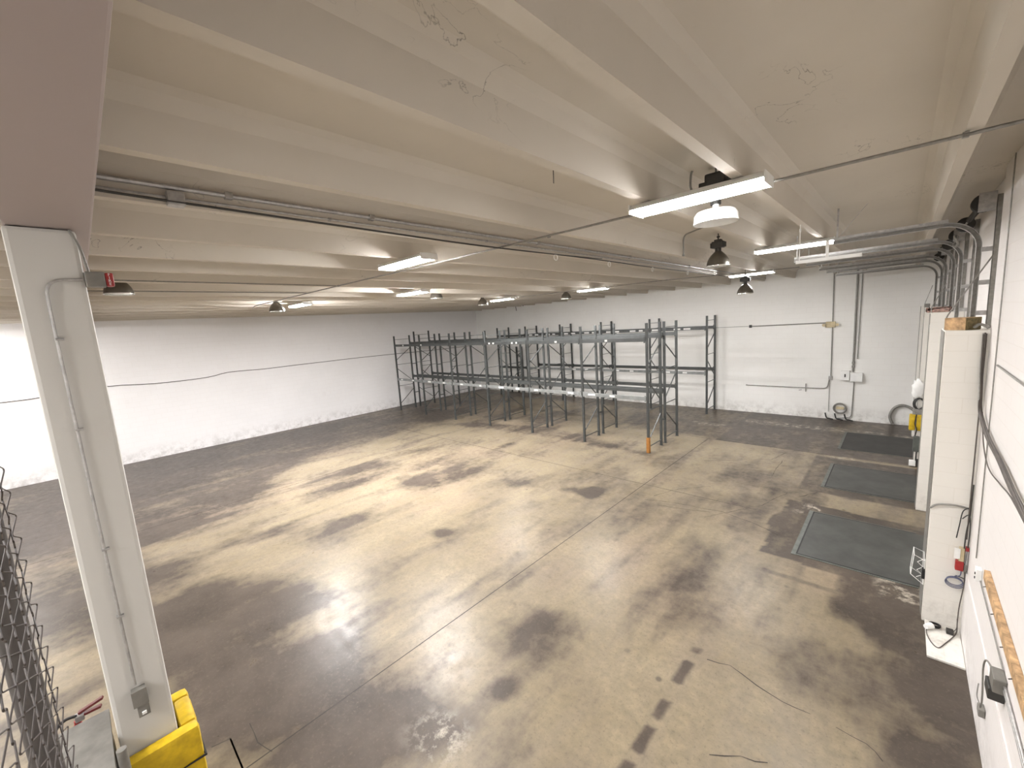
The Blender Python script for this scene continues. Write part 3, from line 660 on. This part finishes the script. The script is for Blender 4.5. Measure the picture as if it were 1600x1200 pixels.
t = empty('fire_extinguisher', (-5.16, -.42, 0), 'red fire extinguisher behind the grey cabinet, only its handle and hose showing', 'fire extinguisher')
bm = nb(); rr = lathe(bm, [(.07, .02), (.075, .04), (.075, 1.12), (.05, 1.2), (.022, 1.24), (.022, 1.27)], (-5.175, -.44, 0), 20); disc_caps(bm, rr); part('cylinder', bm, M['red'], t, smooth=True)
bm = nb(); box(bm, -5.19, -5.13, -.45, -.39, 1.27, 1.33, .01); part('valve', bm, M['galv'], t)
bm = nb(); bar(bm, (-5.16, -.42, 1.34), (-5.12, -.26, 1.40), .035, .02); bar(bm, (-5.16, -.42, 1.31), (-5.12, -.28, 1.33), .035, .02); part('lever', bm, M['darkred'], t)
bm = nb(); tube(bm, smooth_path([(-5.15, -.44, 1.33), (-5.12, -.50, 1.36), (-5.09, -.56, 1.33), (-5.08, -.60, 1.2), (-5.1, -.66, .8), (-5.14, -.66, .4)]), .013, 8); part('hose', bm, M['black'], t, smooth=True)

# ================================================================== overhead door tracks
def door_track(y, label):
    t_ = empty('overhead_door_track', (WB, y, 4.0), label, 'door track', 'steel tracks of the overhead dock doors')
    x = .69; zt = 5.46; R0 = .34; xe = -.86 if y < 9 else -1.75
    # vertical run, curve and horizontal run as one rolled channel
    path = [Vector((x, y, .25)), Vector((x, y, zt - R0))]
    for k in range(1, 13):
        a = k / 12 * math.pi / 2; path.append(Vector((x - R0 + R0 * math.cos(a), y, zt - R0 + R0 * math.sin(a))))
    path.append(Vector((xe, y, zt - .02)))
    bm_ = nb()
    def sweep(off, w, h):
        prev = None
        for i, p in enumerate(path):
            d = (path[min(i + 1, len(path) - 1)] - path[max(i - 1, 0)]).normalized(); nrm = Vector((0, 1, 0)).cross(d).normalized()
            c = p + nrm * off; q = [bm_.verts.new(c + nrm * (sx * w / 2) + Vector((0, sy * h / 2, 0))) for sx, sy in ((-1, -1), (1, -1), (1, 1), (-1, 1))]
            if prev:
                for k in range(4): bm_.faces.new((prev[k], prev[(k + 1) % 4], q[(k + 1) % 4], q[k]))
            else: bm_.faces.new(q[::-1])
            prev = q
        bm_.faces.new(prev)
    sweep(-.024, .006, .05); sweep(.024, .006, .05); part('track', bm_, M['galv'], t_)
    bm_ = nb(); path2 = path
    prev = None
    for i, p in enumerate(path):
        d = (path[min(i + 1, len(path) - 1)] - path[max(i - 1, 0)]).normalized(); nrm = Vector((0, 1, 0)).cross(d).normalized()
        q = [bm_.verts.new(p + nrm * (sx * .027) + Vector((0, .027 + sy * .003, 0))) for sx, sy in ((-1, -1), (1, -1), (1, 1), (-1, 1))]
        if prev:
            for k in range(4): bm_.faces.new((prev[k], prev[(k + 1) % 4], q[(k + 1) % 4], q[k]))
        prev = q
    part('track_web', bm_, M['conduit'], t_)
    bm_ = nb(); bar(bm_, (x - .3, y, zt + .03), (xe, y, zt + .02), .045, .006); bar(bm_, (x - .3, y + .02, zt + .05), (xe, y + .02, zt + .04), .006, .045); part('top_angle', bm_, M['galv'], t_)
    bm_ = nb(); box(bm_, WB - .055, WB - .001, y - .03, y + .03, .0, 5.75, .003); box(bm_, WB - .055, WB - .05, y - .03, y + .03, .0, 5.75); part('wall_angle', bm_, M['conduit'], t_)
    for z in (1.0, 2.0, 3.0, 3.95, 4.22, 4.62, 5.05):
        bm_ = nb(); box(bm_, x + .02, WB - .05, y - .012, y - .006, z, z + .06); box(bm_, x + .02, WB - .05, y - .03, y - .006, z, z + .006); part('bracket', bm_, M['galv'], t_)
    bm_ = nb(); bar(bm_, (xe + .05, y, zt + .03), (xe + .05, y, ZD), .025, .004); bar(bm_, (xe + .05, y, zt + .03), (xe + .4, y, ZD), .025, .004); part('drop_hanger', bm_, M['galv'], t_)
    bm_ = nb(); box(bm_, WB - .22, WB - .06, y - .012, y - .004, 5.56, 5.80, .002); part('end_bearing_plate', bm_, M['galv'], t_)
    bm_ = nb(); s_ = 1 if int(y * 10) in (84, 122, 159) else -1
    rr = lathe(bm_, [(.02, 0), (.115, 0), (.115, .012), (.09, .016), (.10, .075), (.115, .08), (.115, .095), (.02, .095)], (WB - .17, y + (.03 if s_ > 0 else -.125), 5.68), 22, 'y'); part('cable_drum', bm_, M['dark'], t_, smooth=True)
    return t_
tr = [(8.42, 'nearest overhead door track, curving over the nearest block pier'), (10.78, 'far side track of the nearest dock door, second track from the camera'), (12.262, 'near side track of the middle dock door, third track from the camera'), (14.40, 'far side track of the middle dock door, fourth track from the camera'), (15.9, 'near side track of the farthest dock door, fifth track from the camera'), (18.28, 'farthest overhead door track, closest to the back wall')]
for y, lb in tr: door_track(y, lb)
for a, b, lb in ((8.50, 10.70, 'nearest'), (12.30, 14.32, 'middle'), (15.98, 18.20, 'farthest')):
    t = empty('torsion_shaft', (WB - .17, a, 5.68), 'spring shaft above the %s dock door' % lb, 'door spring')
    bm = nb(); tube(bm, [(WB - .17, a - .1, 5.68), (WB - .17, b + .1, 5.68)], .014, 10); part('shaft', bm, M['galv'], t)
    bm = nb(); tube(bm, [Vector((WB - .17 + .035 * math.cos(k * .9), a + .3 + k * .0045, 5.68 + .035 * math.sin(k * .9))) for k in range(300)], .006, 5); part('spring', bm, M['dark'], t)
# loop of hose coiled over the second track
bm = nb(); tube(bm, [Vector((.60 + .02 * math.sin(a * 2), 10.60 + .10 * math.cos(a), 5.42 + .09 * math.sin(a))) for a in np.linspace(0, 2 * math.pi, 20, endpoint=False)], .018, 8, True)
tag(fin('hose_coil', bm, M['conduit'], None, True), 'coiled grey hose hung under the second door track', 'hose')
# long pull rods from pier corner up to the tracks
for p0, p1, lb in (((.42, 8.0, 4.22), (.80, 8.05, 5.0), 'thin diagonal steel rod rising from the nearest pier top to the wall'), ((.415, 12.0, 4.3), (.60, 12.05, 4.75), 'thin diagonal rod rising from the second pier top'), ((.40, 15.3, 4.35), (.52, 15.35, 4.8), 'thin diagonal rod rising from the third pier top')):
    bm = nb(); tube(bm, soft([(p0[0], p0[1] - .02, p0[2] - .35), p0, p1], .05), .009, 6); tag(fin('steel_rod', bm, M['conduit'], None, True), lb, 'rod')

# ---- timber and rubbish on the pier tops
bm = nb(); box(bm, -.12, .12, -.11, .11, 0, .155, .005)
bm.normal_update()
for f in bm.faces:
    if f.normal.x > .9: f.material_index = 1
bm.transform(Matrix.Translation((.565, 7.86, 4.062)) @ Matrix.Rotation(math.radians(-42), 4, 'Z')); tag(fin('timber_block', bm, [M['wood'], M['woodend']]), 'short timber block with dark sawn end lying on top of the nearest pier', 'timber')
bm = nb(); box(bm, -.17, .17, -.04, .04, 0, .05, .01); bm.transform(Matrix.Translation((.52, 12.05, 4.192)) @ Matrix.Rotation(math.radians(-12), 4, 'Z')); bmesh.ops.subdivide_edges(bm, edges=bm.edges, cuts=2)
for v in bm.verts:
    if v.co.z > 4.2: v.co += Vector((random.uniform(-.02, .02), random.uniform(-.02, .02), random.uniform(0, .06)))
tag(fin('plastic_wrap', bm, M['pink'], None, True), 'crumpled pink plastic wrap on top of the second pier', 'wrap')
bm = nb(); tube(bm, smooth_path([(.66, 7.75, 4.09), (.70, 7.72, 4.13), (.76, 7.70, 4.10), (.775, 7.69, 4.08)]), .018, 6); tag(fin('cable_bundle', bm, M['conduit'], None, True), 'short bundle of grey cable ends on the nearest pier top', 'cable')
bm = nb(); box(bm, .39, .50, 15.22, 15.4, 4.252, 4.34, .01); tag(fin('metal_box', bm, M['boxg']), 'small grey box on top of the third pier', 'box')

# ================================================================== right wall fittings
pipe('conduit', [(.775, 7.02, 5.93), (.775, 6.97, 3.8), (.778, 6.93, 1.42)], .006, M['conduit'], 'thin conduit running straight down the right wall beside the pier')
t = empty('junction_box', (XR, 6.6, 1.3), 'small pale junction box on the right wall where conduits turn', 'junction box')
bm = nb(); box(bm, XR - .05, XR - .001, 6.52, 6.62, 1.33, 1.47, .006); part('body', bm, M['bright'], t)
for z in (1.36, 1.41):
    bm = nb(); lathe(bm, [(.001, -.056), (.014, -.056), (.014, -.05)], (XR, 6.55, z), 10, 'x'); part('socket', bm, M['black'], t)
pipe('conduit', [(.778, 6.52, 1.345), (.778, 5.02, 1.315)], .006, M['conduit'], 'thin horizontal conduit on the right wall ending at the black box')
t = empty('outlet_box', (XR, 4.95, 1.15), 'dark grey twin box on the right wall above the trailing plug', 'outlet box')
bm = nb(); box(bm, XR - .08, XR - .001, 4.88, 5.06, 1.17, 1.30, .01); part('body', bm, M['boxg'], t)
bm = nb(); box(bm, XR - .10, XR - .002, 4.90, 5.08, 1.08, 1.18, .01); part('socket_box', bm, M['dark'], t)
for dz, lb in ((0, 'upper'), (-.035, 'lower')):
    pipe('conduit', [(.776, 4.88, 1.255 + dz), (.776, -3.0, 1.265 + dz)], .010, M['galv'], '%s of two conduits leaving the dark twin box along the right wall' % lb)
pipe('power_cord', smooth_path([(.73, 5.06, 1.26), (.70, 5.16, 1.27), (.70, 5.26, 1.12), (.72, 5.33, .85), (.735, 5.42, .66), (.74, 5.50, .54)]), .007, M['conduit'], 'grey cord drooping from the dark twin box down to a plug', 'cord')
t = empty('plug', (.75, 5.55, .5), 'grey plug hanging at the foot of the right wall', 'plug')
bm = nb(); box(bm, .73, .776, 5.49, 5.60, .44, .52, .01); part('body', bm, M['boxg'], t); bm = nb(); tube(bm, smooth_path([(.75, 5.60, .50), (.74, 5.72, .50), (.75, 5.78, .60)]), .005, 6); part('lead', bm, M['conduit'], t)
# lumber fixed along the wall
t = empty('timber_board', (XR, 4.5, 1.6), 'long bare timber board lying along the right wall', 'board')
bm = nb(); box(bm, XR - .045, XR - .001, 2.0, 6.1, 1.585, 1.685, .004); part('board', bm, M['wood'], t)
for y in (5.9, 5.4, 4.9, 4.5):
    bm = nb(); tube(bm, [(XR - .045, y, 1.60), (XR - .065, y - .01, 1.595)], .004, 5); part('nail', bm, M['dark'], t)
# thick cable bundle
bun = [(.74, 7.62, 4.02), (.74, 7.60, 3.6), (.745, 7.56, 3.3), (.745, 7.45, 3.10), (.75, 7.1, 2.99), (.75, 6.6, 2.93), (.75, 5.9, 2.90), (.75, 5.1, 2.84), (.75, 4.0, 2.82), (.75, 2, 2.85)]
t = empty('cable_bundle', (.75, 6.0, 3.0), 'thick brown cable bundle down the pier corner and along the right wall', 'cables')
for k in range(5):
    a = k * 1.257; bm = nb(); tube(bm, smooth_path([(x + .012 * math.cos(a + i * .5), y + (.012 * math.sin(a + i) if i < 4 else 0), z + (.012 * math.sin(a + i * .5))) for i, (x, y, z) in enumerate(bun)]), .0095, 6); part('cable', bm, M['cable'] if k != 2 else M['conduit'], t, smooth=True)
pipe('cable', smooth_path([(.765, 7.45, 3.08), (.765, 7.1, 2.75), (.765, 6.6, 2.62), (.765, 5.9, 2.68), (.765, 5.3, 2.74), (.765, 4.2, 2.72)]), .006, M['cable'], 'thin cable sagging loosely below the thick bundle on the right wall', 'cable')
pipe('conduit', [(.778, 6.85, 3.72), (.778, 2.0, 3.70)], .010, M['conduit'], 'thin straight conduit high on the right wall above the cable bundle')
pipe('conduit', [(.755, 7.62, 3.95), (.755, 7.60, 1.9), (.755, 7.6, 1.35)], .007, M['cable'], 'dark thin conduit down the inner corner beside the nearest pier')

# ---- things on the near pier's face
PY = 7.65
pipe('hose', smooth_path([(.40, PY - .02, 1.68), (.46, PY - .03, 1.745), (.56, PY - .035, 1.775), (.66, PY - .035, 1.78), (.75, PY - .03, 1.765)]), .012, M['conduit'], 'grey hose arching across the face of the nearest pier', 'hose')
for k, (pts, r_, lb) in enumerate((([(.755, PY - .04, 1.78), (.70, PY - .05, 1.72), (.68, PY - .05, 1.52), (.665, PY - .04, 1.34)], .006, 'black lead looping left from the hose end down to a plug'),
                       ([(.77, PY - .05, 2.1), (.765, PY - .05, 1.7), (.745, PY - .05, 1.4), (.74, PY - .05, .95)], .007, 'dark cord hanging straight past the red box'),
                       ([(.70, PY - .05, 1.62), (.76, PY - .06, 1.68), (.775, PY - .06, 1.4), (.76, PY - .06, 1.0)], .006, 'dark cord looping over from the left of the pier corner'))):
    pipe('cord', smooth_path(pts), r_, M['dark'] if k else M['black'], lb, 'cord')
t = empty('control_box', (.74, PY, 1.0), 'small red and cream control box hanging among cords on the pier', 'control box')
bm = nb(); box(bm, .675, .75, PY - .07, PY - .002, .90, 1.03, .006); part('base', bm, M['red'], t, 'red lower part')
bm = nb(); box(bm, .70, .75, PY - .06, PY - .002, 1.03, 1.22, .008); part('body', bm, M['cream'], t, 'cream upper part')
bm = nb(); box(bm, .755, .785, PY - .065, PY - .01, 1.0, 1.19, .004); part('label_strip', bm, M['galv'], t); bm = nb(); box(bm, .755, .787, PY - .066, PY - .008, 1.19, 1.24, .004); part('cap', bm, M['red'], t)
bm = nb(); box(bm, .755, .785, PY - .06, PY - .01, .90, 1.0, .004); part('foot', bm, M['boxg'], t)
bm = nb(); box(bm, .655, .71, PY - .075, PY - .07, 1.07, 1.21, .0); part('tag', bm, M['white'], t, 'blank white tag')
t = empty('cable_coil', (.70, PY, .75), 'coil of blue-grey cable hanging on the pier below the red box', 'cable')
for k in range(3):
    bm = nb(); tube(bm, [Vector((.685 + (.075 + k * .006) * math.cos(a), PY - .02 - .01 * k, .72 + (.06 + k * .005) * math.sin(a) - .01 * k)) for a in np.linspace(0, 2 * math.pi, 24, endpoint=False)], .0055, 6, True); part('turn', bm, M['blue'], t, smooth=True)
bm = nb(); tube(bm, smooth_path([(.735, PY - .03, .91), (.73, PY - .03, .82), (.68, PY - .03, .79)]), .006, 6); part('lead', bm, M['blue'], t)
bm = nb(); tube(bm, smooth_path([(.69, PY - .02, .80), (.76, PY - .03, .79), (.78, PY - .03, .76)]), .006, 6); part('lead', bm, M['dark'], t)
pipe('cord', smooth_path([(.765, PY - .04, .95), (.772, PY - .04, .72), (.745, PY - .08, .4), (.74, PY - .10, .18), (.74, PY - .12, .05), (.70, 7.40, .036), (.62, 7.2, .036), (.55, 7.05, .036), (.49, 7.12, .036), (.45, 7.3, .036), (.46, 7.45, .036), (.50, 7.5, .037)]), .006, M['cable'], 'brown cord trailing down the corner and curling over the white slab', 'cord')
t = empty('cable_coil', (.53, 7.52, .03), 'small coil of black cable lying on the white slab at the pier foot', 'cable')
for k in range(4):
    bm = nb(); tube(bm, [Vector((.535 + (.05 + .006 * (k % 2)) * math.cos(a), 7.53 + (.045 - .005 * (k % 2)) * math.sin(a), .037 + .009 * k)) for a in np.linspace(0, 2 * math.pi, 20, endpoint=False)], .005, 6, True); part('turn', bm, M['black'], t, smooth=True)
t = empty('adapter', (.67, 7.48, .03), 'dark brown square adapter lying on the white slab', 'adapter'); bm = nb(); box(bm, .64, .71, 7.44, 7.53, .03, .075, .008); part('body', bm, M['dark'], t); bm = nb(); tube(bm, smooth_path([(.71, 7.5, .06), (.74, 7.56, .09), (.74, 7.6, .2)]), .004, 5); part('lead', bm, M['black'], t)
t = empty('paper_cup', (.475, 7.5, .03), 'crushed white cup lying on the white slab by the black coil', 'cup'); bm = nb(); rr = lathe(bm, [(.03, -.045), (.042, .045)], (0, 0, 0), 16, 'x'); bm.faces.new(rr[0][::-1]); bm.transform(Matrix.Translation((.47, 7.42, .071)) @ Matrix.Rotation(math.radians(50), 4, 'Z')); part('cup', bm, M['white'], t, smooth=True)
# wire basket and black bracket on the side of the pier
t = empty('wire_basket', (.36, 7.8, .6), 'white wire basket fixed to the side of the nearest pier, over the dock plate', 'basket')
bm = nb(); A = [(.40, 7.72, .50), (.40, 7.72, .86), (.29, 7.75, .90), (.27, 7.78, .58)]
tube(bm, A, .005, 6, True); B = [(.40, 8.0, .50), (.40, 8.0, .86), (.29, 8.0, .90), (.27, 8.0, .58)]; tube(bm, B, .005, 6, True)
for a, b in zip(A, B): tube(bm, [a, b], .005, 6)
part('frame', bm, M['bright'], t)
bm = nb(); tube(bm, [(.39, 7.8, .84), (.33, 7.8, .78), (.39, 7.8, .72), (.33, 7.8, .66), (.39, 7.8, .60), (.33, 7.8, .55)], .004, 5); part('zigzag_wire', bm, M['bright'], t)
bm = nb(); box(bm, .375, .408, 7.68, 7.76, .60, .74, .006); part('clip', bm, M['black'], t, 'black clip')

# ---- fittings on the third pier (by the farthest plates)
QY = 15.2
t = empty('plastic_bag', (.38, QY, 2.2), 'white plastic bag hung on the pier above the yellow pads', 'bag')
bm = nb(); bmesh.ops.create_icosphere(bm, subdivisions=3, radius=1)
for v in bm.verts: v.co = Vector((v.co.x * .13, v.co.y * .06, v.co.z * .26)) * (1 + .12 * math.sin(v.co.x * 7 + v.co.z * 9)); 
bm.transform(Matrix.Translation((.40, QY - .09, 2.14))); part('bag', bm, M['bright'], t, smooth=True)
t = empty('cable_coil', (.4, QY, 1.75), 'loops of black hose hanging on the pier above the yellow pads', 'cable')
for k in range(3):
    bm = nb(); tube(bm, [Vector((.42 + .10 * math.cos(a) + .02 * k, QY - .03 - .02 * k, 1.72 + .15 * math.sin(a))) for a in np.linspace(0, 2 * math.pi, 20, endpoint=False)], .014, 6, True); part('turn', bm, M['dark'], t, smooth=True)
t = empty('loudhailer_bracket', (.4, QY, 1.5), 'grey metal bracket clamped on the pier just above the yellow pads', 'bracket'); bm = nb(); box(bm, .32, .50, QY - .12, QY - .002, 1.42, 1.58, .02); part('body', bm, M['conduit'], t)
t = empty('wheel_chock', (.38, QY, 1.1), 'pair of yellow rubber chocks hanging on the pier by the farthest plates', 'chocks')
for s_, x in (('left', .33), ('right', .47)):
    bm = nb(); box(bm, x - .065, x + .06, QY - .14, QY - .002, 1.0, 1.44, .03); part('chock', bm, M['yellow'], t, smooth=True)
bm = nb(); tube(bm, smooth_path([(.40, QY - .15, 1.45), (.38, QY - .155, 1.2), (.42, QY - .155, 1.05), (.40, QY - .1, .85)]), .012, 6); part('strap', bm, M['black'], t)
t = empty('switch_box', (.46, QY, .6), 'dark grey switch box on the pier below the yellow pads', 'switch box')
bm = nb(); box(bm, .37, .53, QY - .13, QY - .002, .42, .83, .01); part('body', bm, M['angle'], t); bm = nb(); tube(bm, [(.45, QY - .06, .42), (.45, QY - .06, .10)], .015, 8); part('feed_pipe', bm, M['dark'], t)
t = empty('socket_box', (.44, QY, .1), 'small white and black box at the foot of the pier below the switch box', 'socket box')
bm = nb(); box(bm, .32, .45, QY - .14, QY - .002, .02, .16, .01); part('body', bm, M['bright'], t); bm = nb(); box(bm, .455, .53, QY - .14, QY - .002, .02, .2, .01); part('black_cover', bm, M['black'], t)

# ================================================================== back wall fittings
BY = YB - .05
pipe('conduit', [(-1.97, BY, 5.92), (-1.95, BY, 3.95), (-1.93, BY, 1.72)], .016, M['conduit'], 'thin conduit down the back wall through the emergency light')
pipe('conduit', [(-1.28, BY, 5.92), (-1.27, BY, 1.90)], .032, M['conduit'], 'thick conduit down the back wall into the white panel boxes', clips=[(-1.27, BY, 2.1), (-1.27, BY, 2.25)])
pipe('conduit', [(-1.14, BY, 5.92), (-1.16, BY, 2.45)], .014, M['conduit'], 'thinner conduit just right of the thick one, ending above the panel boxes', clips=[(-1.16, BY, 2.42)])
pipe('conduit', [(-1.22, BY, 1.54), (-1.24, BY, .5), (-1.25, BY - .02, .14), (-1.75, BY - .05, .06)], .016, M['conduit'], 'conduit from the panel boxes down to the floor junk', rad=.12)
pipe('conduit', [(-1.97, BY, 1.60), (-2.02, BY, 1.22), (-2.5, BY, 1.21), (-4.83, BY, 1.21)], .017, M['conduit'], 'long low horizontal conduit on the back wall with an elbow', rad=.15, clips=[(-4.86, BY, 1.21)])
bm = nb(); tube(bm, [(-1.96, BY, 1.55), (-1.96, BY, .3)], .008, 6); tag(fin('conduit', bm, M['conduit']), 'thin pipe from the small square box down to the floor junk', 'conduit')
bm = nb(); bar(bm, (-2.72, BY, 1.05), (-2.72, BY, 1.38), .03, .03); bar(bm, (-2.85, BY, 1.12), (-2.95, BY, 1.10), .02, .02); tag(fin('pipe_valve', bm, M['conduit']), 'small cross-shaped valve on the low back wall conduit', 'valve')
bm = nb(); box(bm, -2.0, -1.88, YB - .08, YB - .001, 1.59, 1.71, .008); tag(fin('junction_box', bm, M['galv']), 'small square box on the back wall above the conduit elbow', 'junction box')
t = empty('panel_box', (-1.5, YB, 1.57), 'left white panel box with a dark slot on the back wall', 'panel box')
bm = nb(); box(bm, -1.63, -1.36, YB - .14, YB - .001, 1.58, 1.94, .008); part('body', bm, M['bright'], t); bm = nb(); box(bm, -1.51, -1.47, YB - .155, YB - .14, 1.70, 1.82, .003); part('handle', bm, M['black'], t, 'dark handle')
t = empty('panel_box', (-1.15, YB, 1.54), 'right plain white panel box on the back wall', 'panel box')
bm = nb(); box(bm, -1.33, -.98, YB - .18, YB - .001, 1.55, 1.87, .008); part('body', bm, M['bright'], t); bm = nb(); box(bm, -1.335, -.975, YB - .19, YB - .18, 1.545, 1.875, .004); part('cover', bm, M['bright'], t)
t = empty('emergency_light', (-2.0, YB, 3.7), 'cream emergency light with two lamp heads on the back wall', 'emergency light')
bm = nb(); box(bm, -2.16, -1.86, YB - .10, YB - .001, 3.60, 3.82, .015); part('body', bm, M['cream'], t)
for x in (-2.20, -1.80):
    bm = nb(); rr = lathe(bm, [(.03, -.14), (.06, -.2)], (x, YB, 3.70), 14, 'y'); disc_caps(bm, rr); box(bm, x - .04, x + .04, YB - .14, YB - .04, 3.68, 3.72); part('lamp_head', bm, M['cream'], t, smooth=True)
pipe('conduit', [(-2.16, BY, 3.78), (-4.72, BY, 3.76)], .018, M['conduit'], 'straight conduit from the emergency light to the small square box left of it')
pipe('cable', [(-4.78, YB - .015, 3.76), (-6.1, YB - .015, 3.76), (-8.0, YB - .015, 3.80)], .009, M['conduit'], 'thin cable on the back wall running behind the rear rack', 'cable')
bm = nb(); box(bm, -4.80, -4.70, YB - .07, YB - .001, 3.70, 3.82, .01); tag(fin('junction_box', bm, M['dark']), 'small dark box on the back wall between emergency light and racks', 'junction box')
t = empty('hose_reel', (-1.6, YB, .5), 'ring-shaped hose reel low on the back wall', 'hose reel')
bm = nb(); tube(bm, [Vector((-1.60 + .19 * math.cos(a), YB - .10, .47 + .19 * math.sin(a))) for a in np.linspace(0, 2 * math.pi, 26, endpoint=False)], .03, 8, True); part('rim', bm, M['boxg'], t, smooth=True)
bm = nb(); box(bm, -1.72, -1.48, YB - .07, YB - .001, .42, .52, .01); part('bracket', bm, M['cream'], t)
for k, (x, z, lb) in enumerate(((-2.05, .0, 'left'), (-1.75, .0, 'middle'), (-1.45, .0, 'right'))):
    bm = nb(); tube(bm, smooth_path([(x, 19.98 - .02 * k, .26), (x + .05, 19.96, .08), (x + .14, 19.90, .06), (x + .26, 19.93, .03)]), .025, 6); tag(fin('pipe_offcut', bm, M['dark'], None, True), '%s dark pipe offcut lying at the foot of the back wall' % lb, 'pipe')
pipe('hose', smooth_path([(-.08, 19.95, .05), (-.16, 19.97, .32), (-.06, 19.99, .62), (.15, 20.0, .74), (.38, 19.98, .66), (.5, 19.95, .52)]), .045, M['conduit'], 'thick grey hose looping up from the floor against the back wall', 'hose', n=12)
for x, y in ((-18.2, 19.9), (-17.6, 19.9)):
    bm = nb(); tube(bm, [(x, y, ZD), (x, y + .1, 5.35 if x < -18 else 5.6)], .02, 6); tag(fin('hanger_strap', bm, M['cable']), 'dark strap hanging from the ceiling at the far corner, %s one' % ('longer' if x < -18 else 'shorter'), 'strap')

# ---- cable slung along the left wall
lw = [(-3, 3.02), (-1.2, 3.0), (.7, 3.15), (2.2, 3.05), (3.9, 3.06), (4.8, 3.19), (6.2, 3.16), (7.6, 3.18), (9, 3.19), (10.6, 3.21), (13.3, 3.2), (16, 3.18), (19.5, 3.2)]
pipe('cable', smooth_path([(XL + .02, y, z) for y, z in lw], 3), .013, M['cable'], 'long thin dark cable strung along the left wall', 'cable')
